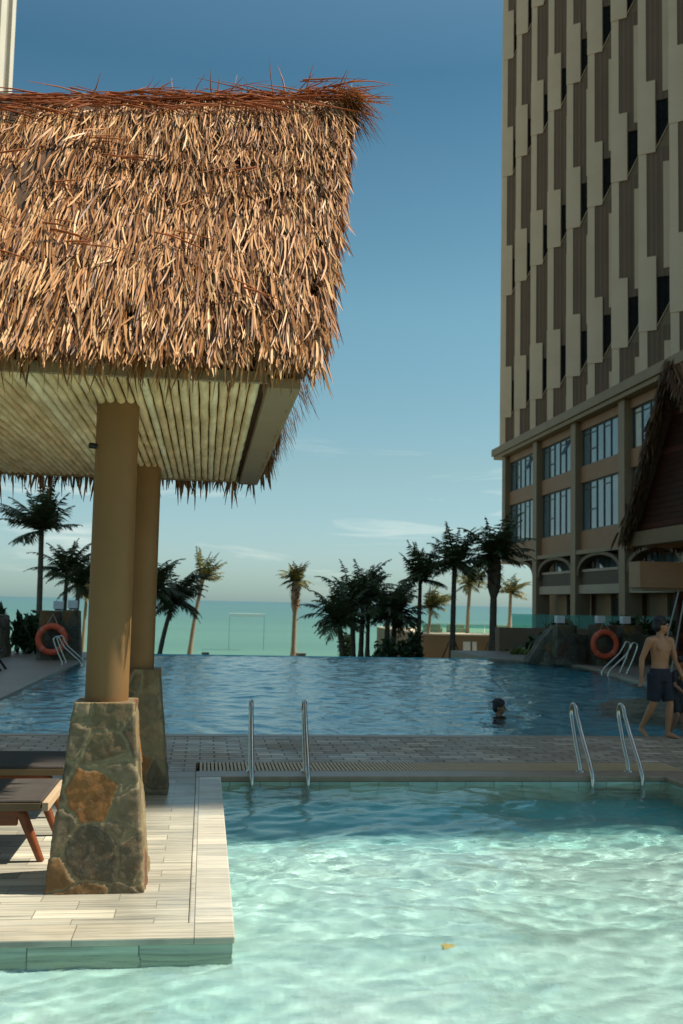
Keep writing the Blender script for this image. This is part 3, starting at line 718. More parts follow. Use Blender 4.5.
pillar(12.85, 13.55, 30.9, 31.66, 1.24, 'stone pillar right of the right lifebuoy')
lantern(10.88+.12, 31.4, 1.23, 'white lantern left of the right lifebuoy')
lantern(12.3, 31.35, 1.25, 'white lantern straight above the right lifebuoy')
lantern(13.12, 31.35, 1.25, 'white lantern on the pillar right of the right lifebuoy')
buoy((12.2, 30.72, .66), .37, 'orange lifebuoy hanging on the right stone pillar')

# ------------------------------------------------------------------ hotel tower on the right
TX = 26.1; TY1 = 91.3; TY0 = 11.1; TH = 78
hotel = thing('hotel_building', 'tall brown and cream hotel tower with staggered vertical panels over an arcaded podium', 'hotel', (36, 50, 0))
m = MB(); m.box(TX+2.25, TX+14, TY0, TY1-.6, 15.7, TH); m.build('tower_core', MT['ribbed'], hotel)
# saw-tooth facade: every bay turns its face towards the pool; the return back to the next tip is slanted
P = 4.36; F0 = 90.55; z00 = 18.82; PZ = 11.3; NM = 18
tq = Vector((math.sin(R(51)), -math.cos(R(51)), 0)); tn = Vector((-tq.y, tq.x, 0)); tn = -tn if tn.x > 0 else tn   # along the face, out of the face
FL = 2.7
brown = MB(); cream = MB(); win_rest = MB(); sill = MB()
def slab_(m, base, u0, u1, z0, z1, d0, d1, u0t=None):
    """box on a tooth face: u along the face, d out of it"""
    q = lambda u, d, z: tuple(base + tq*u + tn*d + Vector((0,0,z)))
    m.hexa([q(u0,d0,z0), q(u1,d0,z0), q(u1,d1,z0), q(u0,d1,z0)], [q(u0,d0,z1), q(u1,d0,z1), q(u1,d1,z1), q(u0,d1,z1)])
zs = [z00 + PZ*i for i in range(-1, 6)]
for k in range(NM+1):
    yf = F0 - P*k
    if yf - P < TY0: break
    base = Vector((TX, yf, 0)); nxt = Vector((TX, yf-P, 0)); end = base + tq*FL
    # slanted return wall
    d = (nxt-end).normalized(); nr = Vector((-d.y, d.x, 0)); nr = nr if nr.x > 0 else -nr
    a, b = end + tn*-.10, nxt + tq*.02 + tn*-.10
    brown.hexa([tuple(a+Vector((0,0,15.72))), tuple(b+Vector((0,0,15.72))), tuple(b+nr*.12+Vector((0,0,15.72))), tuple(a+nr*.12+Vector((0,0,15.72)))],
               [tuple(a+Vector((0,0,TH))), tuple(b+Vector((0,0,TH))), tuple(b+nr*.12+Vector((0,0,TH))), tuple(a+nr*.12+Vector((0,0,TH)))])
    slab_(brown, base, 0, 1.12, 15.72, TH-.2, -.14, 0)
    slab_(brown, base, 1.95, FL, 15.72, TH-.2, -.14, 0)
    slab_(cream, base, .0, .50, 15.74, TH, .003, .05)
    z_prev = 15.72
    for z0 in zs:
        zt = z0+3.35
        if z0+.28 > 15.8: slab_(brown, base, 1.123, 1.947, z_prev, min(TH-.3, z0+.28), -.13, -.002)
        z_prev = max(15.72, zt)
        c0, c1 = max(15.74, z0+3.85), min(TH-.3, z0+PZ-.7)
        if c1 > c0: slab_(cream, base, 1.52, 2.05, c0, c1, .003, .045)
        if z0 < 15: continue
        z1 = min(TH, z0+4.66)
        slab_(cream, base, -.02, 1.08, z0, z1, .053, .11)
        q = lambda u, d_, z: tuple(base + tq*u + tn*d_ + Vector((0,0,z)))
        cream.hexa([q(1.10,-.02,z0+.20), q(1.10,.10,z0+.20), q(1.10,.10,z0+.28), q(1.10,-.02,z0+.28)], [q(1.93,-.02,z0+1.75), q(1.93,.02,z0+1.75), q(1.93,.02,z0+1.83), q(1.93,-.02,z0+1.83)])
        sl1 = MB() if k < 12 else sill
        sl1.hexa([q(1.125,-.05,z0+.285), q(1.945,-.05,z0+.285), q(1.945,-.02,z0+.285), q(1.125,-.02,z0+.285)], [q(1.125,-.05,z0+.30), q(1.945,-.05,z0+1.72), q(1.945,-.02,z0+1.72), q(1.125,-.02,z0+.30)])
        if k < 12: sl1.build('sloping_sill', MT['taupe'], hotel)
        w = MB() if k < 12 else win_rest
        slab_(w, base, 1.125, 1.945, z0+.29, min(TH-.3, zt-.01), -.14, -.10)
        for r_ in range(1, 5): slab_(w, base, 1.125, 1.945, z0+.29+r_*.6, z0+.33+r_*.6, -.098, -.07)
        slab_(w, base, 1.52, 1.56, z0+.3, min(TH-.3, zt-.02), -.098, -.065)
        if k < 12: w.build('window', MT['dullglass'], hotel)
    slab_(brown, base, 1.123, 1.947, z_prev, TH-.3, -.13, -.002)
e0 = Vector((TX, F0, 0))
cream.box(TX+.02, TX+13.9, F0+.06, F0+.3, 15.72, TH)             # far end wall
cream.box(TX+1.9, TX+14, TY0-.1, TY0-.004, 15.72, TH)
brown.box(TX+1.9, TX+2.2, TY0+.003, yf+.2, 15.72, TH)
brown.build('brown_cladding', MT['ribbed'], hotel); cream.build('cream_panels', MT['panel'], hotel); tag(sill.build('sill_band', MT['taupe'], hotel), kind='stuff'); tag(win_rest.build('window_band', MT['dullglass'], hotel), kind='stuff')
# podium
CXp = 25.5; BW = 8.6; c0 = 87.5
m = MB(); m.box(24.95, TX+14.3, TY0-.05, 89.4, 15.05, 15.68); m.box(25.1, TX+14.2, TY0-.04, 89.2, 14.75, 15.04); m.build('cornice', MT['taupe'], hotel, bevel=.03)
m = MB(); m.box(26.9, TX+14, TY0, 88.2, 5.75, 14.74); m.build('podium_core', MT['ribbed'], hotel)
m = MB(); m.box(25.45, TX+13.9, TY0, 88.3, 5.45, 5.74); m.build('podium_underside', MT['taupe'], hotel)
NB = 9
cols = MB(); sp = MB(); arches = MB(); slab = MB(); rails = MB()
for i in range(NB+1):
    yc = c0 - BW*i
    if yc < TY0: break
    m = MB(); m.box(CXp-.1, CXp+1.0, yc-.95, yc, 5.76 if i == 0 else -2.5, 14.73); m.build('podium_column', MT['taupe'], hotel, bevel=.02)
    if i == NB: break
    a, b = yc-BW+.003, yc-.953
    for z0, z1 in ((5.76,7.1),(10.45,11.6),(14.15,14.72)): sp.box(CXp+.3, 26.88, a, b, z0, z1)
    if i < 6:
        for (z0, z1) in ((7.1,10.45),(11.6,14.15)):
            w = MB(); n = 6; ya, yb = a+.05, b-.12
            w.box(25.95, 26.0, ya, yb, z0+.003, z0+.08); w.box(25.95, 26.0, ya, yb, z1-.08, z1-.003)
            for q in range(n+1):
                yy = ya + (yb-ya)*q/n; w.box(25.94, 26.0, max(ya, yy-.055), min(yb, yy+.055), z0+.081, z1-.081)
            for q in (0, 2, 4, 5):
                y0_, y1_ = ya+(yb-ya)*q/n+.062, ya+(yb-ya)*(q+1)/n-.062
                zt = z0 + (z1-z0)*(.42 if q in (0,4) else .86)
                if q in (0,4) : w.box(25.952, 26.0, y0_, y1_, zt-.045, zt+.045)
                w.box(25.952, 26.0, y0_, y1_, z0+(z1-z0)*.86-.03, z0+(z1-z0)*.86+.03)
            wo = w.build('podium_window', MT['frame'], hotel)
            g = MB(); g.box(26.003, 26.04, ya, yb, z0+.01, z1-.01); g.build('pane', MT['winglass'], wo)
            if (i, z0) in ((0,11.6),(1,11.6)):      # a sash tilted open
                g = MB(); yq = ya+(yb-ya)*.12; g.hexa([(25.9,yq,z0+1.2),(25.9,yq+.9,z0+1.2),(25.86,yq+.9,z0+1.2),(25.86,yq,z0+1.2)], [(25.93,yq,z1-.2),(25.93,yq+.9,z1-.2),(25.89,yq+.9,z1-.2),(25.89,yq,z1-.2)])
                g.v = [(x-(.55 if z < z0+1.3 else 0), y, z) for x, y, z in g.v]; g.build('open_sash', MT['frame'], wo)
            if i == 3:
                g = MB(); g.box(25.985, 26.002, yb-1.2, yb-.3, z0+.1, z1-.1); g.build('curtain', MT['curtain'], wo)
    else:
        for (z0, z1) in ((7.1,10.45),(11.6,14.15)): sp.box(26.05, 26.88, a, b, z0+.003, z1-.003)
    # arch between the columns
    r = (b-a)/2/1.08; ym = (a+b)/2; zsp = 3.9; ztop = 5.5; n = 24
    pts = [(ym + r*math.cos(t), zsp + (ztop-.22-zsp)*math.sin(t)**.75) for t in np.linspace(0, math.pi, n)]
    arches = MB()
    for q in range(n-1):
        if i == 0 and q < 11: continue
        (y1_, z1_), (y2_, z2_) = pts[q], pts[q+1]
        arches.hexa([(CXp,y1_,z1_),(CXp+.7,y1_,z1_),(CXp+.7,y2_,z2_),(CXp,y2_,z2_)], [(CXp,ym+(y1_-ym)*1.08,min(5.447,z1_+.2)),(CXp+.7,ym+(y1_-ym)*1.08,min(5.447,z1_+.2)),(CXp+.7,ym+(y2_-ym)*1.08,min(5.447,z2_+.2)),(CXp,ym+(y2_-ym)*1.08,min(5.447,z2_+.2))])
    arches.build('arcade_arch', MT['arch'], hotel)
    if i > 0:
        slab.box(CXp+.15, 27.28, a, b, 2.75, 3.35)
        rails.box(CXp+.3, CXp+.36, a, b, 3.36, 4.22)
        slab.box(CXp+.25, CXp+.42, a, b, 4.24, 4.42)
        w = MB(); w.box(27.2, 27.25, a+1, b+1, 3.4, 5.3)
        for q in range(9): w.box(27.13, 27.19, 1+a+(b-a)*q/8-.06, 1+a+(b-a)*q/8+.06, 3.4, 5.3)
        wo = w.build('arcade_window', MT['frame'], hotel)
        g = MB(); g.box(27.15, 27.185, 1+a+(b-a)*.3, 1+a+(b-a)*.86, 3.5, 5.2); g.build('pane', MT['winglass'], wo)
sp.build('spandrel', MT['spandrel'], hotel); slab.build('balcony_slab', MT['offwhite'], hotel); rails.build('balcony_railing', MT['slats'], hotel)
m = MB(); m.box(27.3, 40, TY0, c0-BW+2.2, -2.5, 5.44); m.build('arcade_wall', MT['brownwall'], hotel)
for i in range(1, NB):
    yc = c0-BW*i
    for y0_, y1_ in ((yc-3.4, yc-.96), (yc-BW+.2, yc-7.2)):
        m = MB(); m.box(27.0, 27.29, y0_, y1_, -2.4, 2.74); m.build('arcade_pier', MT['taupe'], hotel)
    m = MB(); m.box(27.1, 27.28, yc-7.1, yc-3.5, -2.4, 2.4); m.build('arcade_doorway', MT['darkglass'], hotel)
m = MB(); m.box(25.55, 26.0, 87.503, 88.0, 9.9, 10.9); m.build('wall_box', MT['taupe'], hotel)
# lit cream tower at the far left
lt = thing('apartment_tower', 'sunlit cream tower at the upper left corner behind the thatch', 'tower', (-30, 92, -4))
m = MB(); m.box(-42, -20.5, 82, 100, -6, 82); m.build('tower_wall', MT['tower_cream'], lt)
m = MB()
for y in (83, 88.2, 93.4, 98.2): m.box(-20.498, -20.1, y, y+1.7 if y > 98 else y+2.4, -5, 81)
m.build('cream_fin', MT['tower_cream'], lt)
m = MB()
for y in (85.6, 90.8, 96.0): m.box(-20.497, -20.42, y, y+2.0, -5, 81)
m.build('grey_recess', MT['tower_grey'], lt)

# ------------------------------------------------------------------ right hut
hut2 = thing('thatched_hut', 'dark thatched hut at the right edge with red-brown plank gable facing the pool', 'hut', (15, 24.6, 0))
GX = 12.2; gY, gH = 25.15, 3.3; ez, az_ = 3.95, 8.1
def gy(z): return gH*(1-(z-ez)/(az_-ez))
m = MB(); m.hexa([(GX,gY-gH,ez),(GX+.12,gY-gH,ez),(GX+.12,gY+gH,ez),(GX,gY+gH,ez)], [(GX,gY-.02,az_),(GX+.12,gY-.02,az_),(GX+.12,gY+.02,az_),(GX,gY+.02,az_)]); m.build('gable_panel', MT['plank'], hut2)
m = MB(); m.box(GX-.12, GX+.2, gY-gH-.1, gY+gH+.1, ez-.42, ez-.003); m.box(GX+.203, GX+8, gY+gH-.2, gY+gH+.09, ez-.42, ez-.003); m.box(GX+.203, GX+8, gY-gH-.09, gY-gH+.2, ez-.42, ez-.003); m.build('eave_beam', MT['beam'], hut2, bevel=.02)
m = MB()
m.box(GX+.205, GX+8, gY-gH+.203, gY+gH-.203, ez-.12, ez-.06); m.build('soffit', MT['taupe'], hut2)
for y in (gY-gH+.3, gY+gH-.3):
    for x in (GX+1.5, GX+7.5):
        m = MB(); m.tube([(x,y,0),(x,y,ez-.42)], .16, 20); m.build('post', MT['ochre'], hut2)
m = MB()
for sg in (-1, 1):
    m.hexa([(GX-.25,gY+sg*(gH-.1),ez-.1),(GX+8,gY+sg*(gH-.1),ez-.1),(GX+8,gY+sg*(gH+.1),ez-.1),(GX-.25,gY+sg*(gH+.1),ez-.1)],
           [(GX-.45,gY+sg*.01,az_-.1),(GX+8,gY+sg*.01,az_-.1),(GX+8,gY+sg*.12,az_-.05),(GX-.45,gY+sg*.12,az_-.05)])
m.build('roof_core', MT['thatch_core'], hut2)
m = MB()
for i in range(5200):
    sg = 1 if i % 3 else -1; v = random.random(); z = ez-.1+(az_-ez+.15)*v
    y = gY + sg*(gH+.08)*(1-v) + sg*random.uniform(-.12,.04)
    p = (GX-.28-.25*v+random.uniform(-.06,.2), y, z+random.uniform(-.1,.15))
    blade(m, p, (random.uniform(-.55,.15), sg*random.uniform(.0,.4), -.9+random.gauss(0,.1)), (random.uniform(-1,1), 1, 0), random.uniform(.2,.45), random.uniform(.016,.034), (-1,0,0), .6)
for i in range(2600):
    sg = random.choice((-1,1)); v = random.random(); z = ez+(az_-ez+.2)*v
    p = (GX-.5+random.uniform(0,8), gY+sg*((gH+.12)*(1-v)+.05), z-.05)
    blade(m, p, (random.gauss(0,.2), sg*.6, -.8), (1, random.uniform(-.5,.5), 0), random.uniform(.4,.8), random.uniform(.05,.09), (0,sg,0), .3)
for i in range(900):   # eave fringe
    p = (GX-.3+random.uniform(0,8), gY+gH+random.uniform(-.1,.15), ez+random.uniform(-.1,.1))
    blade(m, p, (random.gauss(0,.2), random.uniform(-.1,.4), -1), (1, .3, 0), random.uniform(.3,.65), random.uniform(.03,.05), (0,1,0), .3)
m.build('thatch', MT['thatch_shade'], hut2)
bar_ = thing('bar_canopy', 'tan timber box canopy under the right hut above the walking man', 'canopy', (12.8, 28, 0))
m = MB(); m.box(11.72, 14.2, 27, 27.75, 2.34, 3.06); m.build('bulkhead', MT['bulkhead'], bar_, bevel=.015)
m = MB(); m.box(11.8, 14.1, 27.06, 27.7, 2.26, 2.337); m.build('underside', MT['taupe'], bar_)
for x, y in ((13.05, 27.4), (14.0, 27.4)):
    m = MB(); m.box(x-.08, x+.08, y-.08, y+.08, 0, 2.258); m.build('post', MT['plank'], bar_)
for (a, b, l) in (((12.36,26,2.25),(11.70,25.9,0.01),'slim white pole leaning behind the man, the left one'), ((12.55,26,2.25),(12.06,25.9,0.01),'slim white pole leaning at the right photo edge')):
    m = MB(); m.tube([a, b], .02, 10); o = m.build('leaning_pole', MT['rope'], None, b); o.location = b; tag(o, l, 'pole', 'white leaning poles')

# ------------------------------------------------------------------ terrace, low walls, glass fences beyond the pool
m = MB(); m.box(11.6, 22, 40.2, 40.8, -2.6, .92); tag(m.build('terrace_wall', MT['brownwall']), 'brown rendered terrace wall under the teal glass fence', 'wall')
def glass_fence(x0, x1, y, z0, z1, step, label, rail):
    t = thing('glass_fence', label, 'glass fence', ((x0+x1)/2, y, z0)); x = x0
    while x < x1-.1:
        m = MB(); m.box(x+.02, min(x1, x+step)-.02, y-.008, y+.008, z0+.02, z1); m.build('glass_panel', MT['railglass'], t); x += step
    m = MB(); m.box(x0, x1, y-.03, y+.03, z1+.003, z1+.045); m.build('top_rail', MT[rail], t)
glass_fence(12.2, 22, 40.5, .92, 1.42, 1.4, 'teal glass fence on the brown wall before the hotel', 'railglass')
m = MB(); m.box(20.3, 36, 96, 122, -8, -1.05); m.build('terrace_block', MT['brownwall'])
o = bpy.data.objects['terrace_block']; tag(o, 'low brown terrace block beyond the palms with sunlit top', 'terrace')
m = MB(); m.box(20.2, 36.1, 95.9, 122, -1.047, -.9); m.build('terrace_top', MT['sandtop'], o)
m = MB(); m.box(24.2, 24.9, 95.9, 95.99, -2.9, -1.6); m.box(25.1, 25.5, 95.9, 95.99, -2.9, -1.6); m.build('white_door', MT['white'], o)
glass_fence(20.5, 36, 99, -.88, -.05, 2.2, 'low pale railed glass fence on the sunlit terrace', 'white')
for i, (x, l) in enumerate(((22.4, 'tan sofa on the sunlit terrace, leftmost behind the palm trunks'), (24.8, 'tan sofa on the sunlit terrace, left of the thick trunk'), (29.6, 'tan sofa on the sunlit terrace, right of the tall thick palm'))):
    t = thing('sofa', l, 'sofa', (x, 101, -.9), 'sofas on the sunlit terrace')
    m = MB(); m.box(x-.9, x+.9, 100.7, 101.4, -.89, -.5); m.build('seat', MT['bulkhead'], t, bevel=.03)
    m = MB(); m.box(x-.9, x+.9, 101.41, 101.6, -.89, -.15); m.build('backrest', MT['bulkhead'], t, bevel=.03)
t = thing('beach_frame', 'white goal-like frame standing before the open sea', 'frame', (6.6, 168, -6))
m = MB(); m.box(3.9, 9.7, 167.2, 168.8, -.75, -.2); m.build('crossbar', MT['bright'], t)
for x in (4.0, 9.55):
    m = MB(); m.box(x-.035, x+.035, 167.95, 168.05, -8.5, -.752); m.build('post', MT['seapost'], t)
def planter(x, y, z, r, h, label):
    t = thing('planter', label, 'planter', (x, y, z), 'planters beyond the pool edge')
    m = MB(); m.tube([(x,y,z),(x,y,z+h*.9)], [r*.85, r], 18); m.build('pot', MT['bulkhead'], t)
    m = MB(); m.tube([(x,y,z+h*.9+.003),(x,y,z+h)], [r*1.08, r*1.08], 18); m.build('rim', MT['offwhite'], t)
planter(8.35*1.0, 90, -4.5, .42, 1.9, 'stout tan planter just right of the lone sunlit palm')
planter(6.95, 90, -4.5, .38, 1.35, 'small tan planter just left of the lone sunlit palm')
planter(.12, 60, -2.4, .2, 1.2, 'small tan planter right of the slim sunlit palm')

# ------------------------------------------------------------------ palms and shrubs
def palm(loc, h, L, label, lit=False, lean=(0,0), nf=22, rt=.2, droop=1.0, group=None, neck=False, upr=0., wind=.25, supports=False, seed=0, pale=False):
    rnd = random.Random(seed)
    t = thing('palm_tree', label, 'palm tree', loc, group); ox, oy, oz = loc
    top = Vector((ox+lean[0], oy+lean[1], oz+h)); pts = []; rad = []
    N = 12
    for i in range(N+1):
        u = i/N; pts.append((ox+lean[0]*u**1.6, oy+lean[1]*u**1.6, oz+h*u))
        r = rt*(1.25-.4*min(1, u*3)) if u < .33 else rt*(.85-.2*u)
        if neck and .74 < u: r = rt*(1.5 - 1.6*abs(u-.86))
        rad.append(r*(1+.05*(i % 2)))
    m = MB(); m.tube(pts, rad, 12); m.build('trunk', MT['trunk_pale' if pale else 'trunk'], t)
    m = MB()
    for i in range(nf):
        az = i*2.39996 + rnd.uniform(-.3,.3); u = i/nf
        u = rnd.random() if i > 3 else u; el = R(min(74, 70 - 95*u + rnd.uniform(-10,10) + upr*.7)); l = 1.14*L*rnd.uniform(.78,1.12)*(.78+.32*math.sin(math.pi*min(1,u+.25)))
        d = Vector((math.cos(az)*math.cos(el), math.sin(az)*math.cos(el), math.sin(el)))
        d.x += wind*.6; d.normalize()
        p = top.copy() + Vector((0,0,rnd.uniform(-.15,.1)*L*.4)); ns = 9; path = [p.copy()]
        for k in range(ns):
            p = p + d*l/ns; path.append(p.copy())
            d = (d + Vector((wind*.07, 0, -droop*.24*(.25+1.0*(k/ns)**1.2)))).normalized()
        m.tube(path, [.02*L*(1-k/(ns+1))+.004 for k in range(ns+1)], 4, True, False)
        for k in range(1, ns+1):
            a, b = path[k-1], path[k]; ax = (b-a).normalized()
            sd = ax.cross(Vector((0,0,1)))
            if sd.length < .05: sd = Vector((1,0,0))
            sd.normalize(); un = sd.cross(ax)
            for h_ in (0., .33, .67):
                q = a.lerp(b, h_); w = (k+h_)/ns
                ll = L*.36*math.sin(math.pi*min(.97, .16+.84*w))**.8*rnd.uniform(.75,1.1)
                for sgn in (-1, 1):
                    e = q + (sd*sgn*.78 + ax*.55 - Vector((0,0,1))*rnd.uniform(.25,1.0)*(.35+w) + un*.12).normalized()*ll
                    mid = q.lerp(e, .5) + un*ll*.06; ww = ax*L*.026
                    m.add([q-ww*.5, q+ww*.5, mid+ww*.7, mid-ww*.7, e], [(0,1,2,3),(3,2,4)])
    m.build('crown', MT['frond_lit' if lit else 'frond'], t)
    if neck:
        m = MB()
        for i in range(60):
            a = rnd.uniform(0,6.28); z = oz+h*rnd.uniform(.74,.95); c = Vector(pts[-2]) if z > oz+h*.9 else Vector(pts[-3])
            b = Vector((c.x+math.cos(a)*rt*1.1, c.y+math.sin(a)*rt*1.1, z)); d = Vector((math.cos(a),math.sin(a),.9 if i % 2 else -.8))*rt*1.3
            m.add([b+Vector((0,0,.05)), b-Vector((-math.sin(a)*.12,math.cos(a)*.12,0)), b+d, b+Vector((-math.sin(a)*.12,math.cos(a)*.12,0))], [(0,1,2,3)])
        m.build('dry_leaf_base', MT['deadleaf'], t)
    if supports:
        for a in (20, 140, 260):
            m = MB(); c = Vector((ox, oy, oz)); dd = Vector((math.cos(R(a)), math.sin(R(a)), 0))
            m.tube([c+dd*1.15, c+dd*rt*1.02+Vector((0,0,2.1))], .045, 8); m.build('support_pole', MT['brownwall'], t)
    return t
GZ = -2.42
DG = 'dark palms in the shade beyond the pool'; LG = 'sunlit palms beyond the pool'
k_ = 58
# x, y, top z, frond length, label ...
palm((-8.85,58,GZ), 7.9, 2.5, 'tall dark palm at far left, crown touching the hut eave fringe', lean=(-.1,0), nf=26, rt=.2, droop=.45, group=DG, upr=8, wind=-.1, seed=1)
palm((-7.85,60,GZ), 5.7, 1.9, 'middle dark palm rising above the left lifebuoy pillar', lean=(.1,0), nf=22, rt=.16, droop=.8, group=DG, wind=-.1, seed=2)
palm((-7.1,59,GZ), 5.0, 1.8, 'short dark palm touching the front column at left', lean=(.15,0), nf=22, rt=.17, droop=.9, group=DG, wind=.1, seed=3)
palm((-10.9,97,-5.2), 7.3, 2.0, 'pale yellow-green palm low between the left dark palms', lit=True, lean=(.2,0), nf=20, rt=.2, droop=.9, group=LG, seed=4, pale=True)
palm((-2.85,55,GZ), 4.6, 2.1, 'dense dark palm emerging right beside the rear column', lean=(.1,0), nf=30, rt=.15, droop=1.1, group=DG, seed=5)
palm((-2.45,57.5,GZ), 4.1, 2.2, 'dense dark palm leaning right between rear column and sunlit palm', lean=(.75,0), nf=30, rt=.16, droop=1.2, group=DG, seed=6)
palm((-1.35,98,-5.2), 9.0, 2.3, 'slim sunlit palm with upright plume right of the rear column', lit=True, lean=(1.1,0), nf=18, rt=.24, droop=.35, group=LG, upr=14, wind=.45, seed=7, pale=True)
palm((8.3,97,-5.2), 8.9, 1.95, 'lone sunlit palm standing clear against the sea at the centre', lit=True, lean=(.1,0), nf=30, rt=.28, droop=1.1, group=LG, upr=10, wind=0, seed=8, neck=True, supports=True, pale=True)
for i, (x, y, z, L, lab, ln) in enumerate((
    (7.5,56,.75,2.1,'leftmost dark palm of the central clump, fronds drooping over the sea',-.25),
    (8.35,58,1.7,2.2,'dark palm second from left in the clump with arching frond',-.15),
    (9.05,60,2.1,2.3,'tallest-plumed dark palm in the middle of the clump',.1),
    (10.0,57,1.3,2.4,'dark bushy palm in the right half of the clump',.1),
    (10.75,59,1.1,2.2,'dark palm at the right end of the clump',.1))):
    palm((x,y,GZ), z-GZ, L, lab, lean=(ln,0), nf=28, rt=.19, droop=1.0, group=DG, wind=.1 if i else -.2, seed=20+i, upr=6)
palm((9.75,62,GZ), 4.8, 1.7, 'dark palm with curled upright top at the back of the clump', lean=(.05,0), nf=14, rt=.16, droop=1.0, group=DG, wind=.4, seed=31, upr=25)
palm((12.05,58,GZ), 5.6, 2.1, 'slender dark palm right of the clump with one spear frond upright', lean=(.05,0), nf=22, rt=.16, droop=.7, group=DG, wind=.15, seed=32, upr=14)
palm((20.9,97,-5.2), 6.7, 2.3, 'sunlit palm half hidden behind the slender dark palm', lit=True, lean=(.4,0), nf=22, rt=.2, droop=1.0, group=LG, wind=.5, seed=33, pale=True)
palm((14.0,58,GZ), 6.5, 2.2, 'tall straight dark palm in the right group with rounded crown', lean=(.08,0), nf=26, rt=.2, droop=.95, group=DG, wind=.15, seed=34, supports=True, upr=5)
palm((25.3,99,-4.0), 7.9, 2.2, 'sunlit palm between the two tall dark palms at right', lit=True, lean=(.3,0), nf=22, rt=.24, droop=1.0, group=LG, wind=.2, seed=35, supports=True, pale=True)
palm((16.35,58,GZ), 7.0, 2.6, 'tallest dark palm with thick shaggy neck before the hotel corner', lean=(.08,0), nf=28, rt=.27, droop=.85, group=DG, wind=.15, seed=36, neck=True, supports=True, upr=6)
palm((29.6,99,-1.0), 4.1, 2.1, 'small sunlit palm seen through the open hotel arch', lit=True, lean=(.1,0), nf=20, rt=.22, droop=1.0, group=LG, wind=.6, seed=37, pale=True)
def shrub(c, r, n, label, lit=False, ls=.22, group='shrubs beyond the pool'):
    c = Vector(c); t = thing('shrub', label, 'shrub', (c.x, c.y, c.z-r[2]), group); m = MB(); st = MB()
    for i in range(n):
        d = Vector((random.gauss(0,1), random.gauss(0,1), random.gauss(0,1))).normalized()*random.uniform(.45,1)
        d *= 1+.35*noise.noise(d*2.3+c)
        p = c + Vector((d.x*r[0], d.y*r[1], d.z*r[2])); a = Vector((random.gauss(0,1),random.gauss(0,1),random.gauss(.3,1))).normalized()
        b = a.cross(Vector((random.gauss(0,1),random.gauss(0,1),random.gauss(0,1)))).normalized(); s_ = ls*random.uniform(.6,1.3)
        m.add([p-a*s_, p+b*s_*.4, p+a*s_, p-b*s_*.4], [(0,1,2,3)])
    for k in range(5):
        st.tube([(c.x,c.y,c.z-r[2]), (c.x+random.uniform(-.5,.5)*r[0], c.y+random.uniform(-.5,.5)*r[1], c.z+r[2]*.3)], [.04,.015], 5)
    m.build('foliage', MT['shrub_lit' if lit else 'shrub'], t); st.build('stem', MT['trunk'], t)
shrub((-5.35,33.2,.62), (.55,.5,.62), 420, 'dark bush between the left wall and lifebuoy')
shrub((-6.6,33.0,1.0), (.6,.5,.7), 300, 'dark bush behind the rough wall at left')
shrub((10.0,55,-1.1), (1.1,1.0,1.2), 600, 'dark mass of leaves at the foot of the palm clump')
shrub((11.3,55.5,-.9), (.55,.7,1.5), 380, 'dark upright bush at the right foot of the palm clump')
shrub((8.75,64,-1.0), (.5,.6,1.0), 260, 'small yellow-green bush between the clump trunks', lit=True)
shrub((12.6,38.2,-.05), (.8,.6,.75), 420, 'dark broad-leaved bush by the rock ramp')
shrub((13.5,38.4,.3), (.85,.6,.75), 420, 'taller dark bush beside the rock ramp under the glass fence', ls=.28)
shrub((11.7,37.6,-.2), (.7,.5,.5), 260, 'low yellow-green bush at the pool corner below the thick palm', lit=True, ls=.2)
shrub((14.2,32.9,1.0), (1.0,.5,.5), 380, 'dark planting behind the right stone wall')
shrub((16.0,32.9,1.1), (.9,.5,.55), 330, 'dark planting behind the walking man')
shrub((11.6,32.9,.95), (.5,.35,.4), 220, 'small dark plant behind the lantern on the right wall')

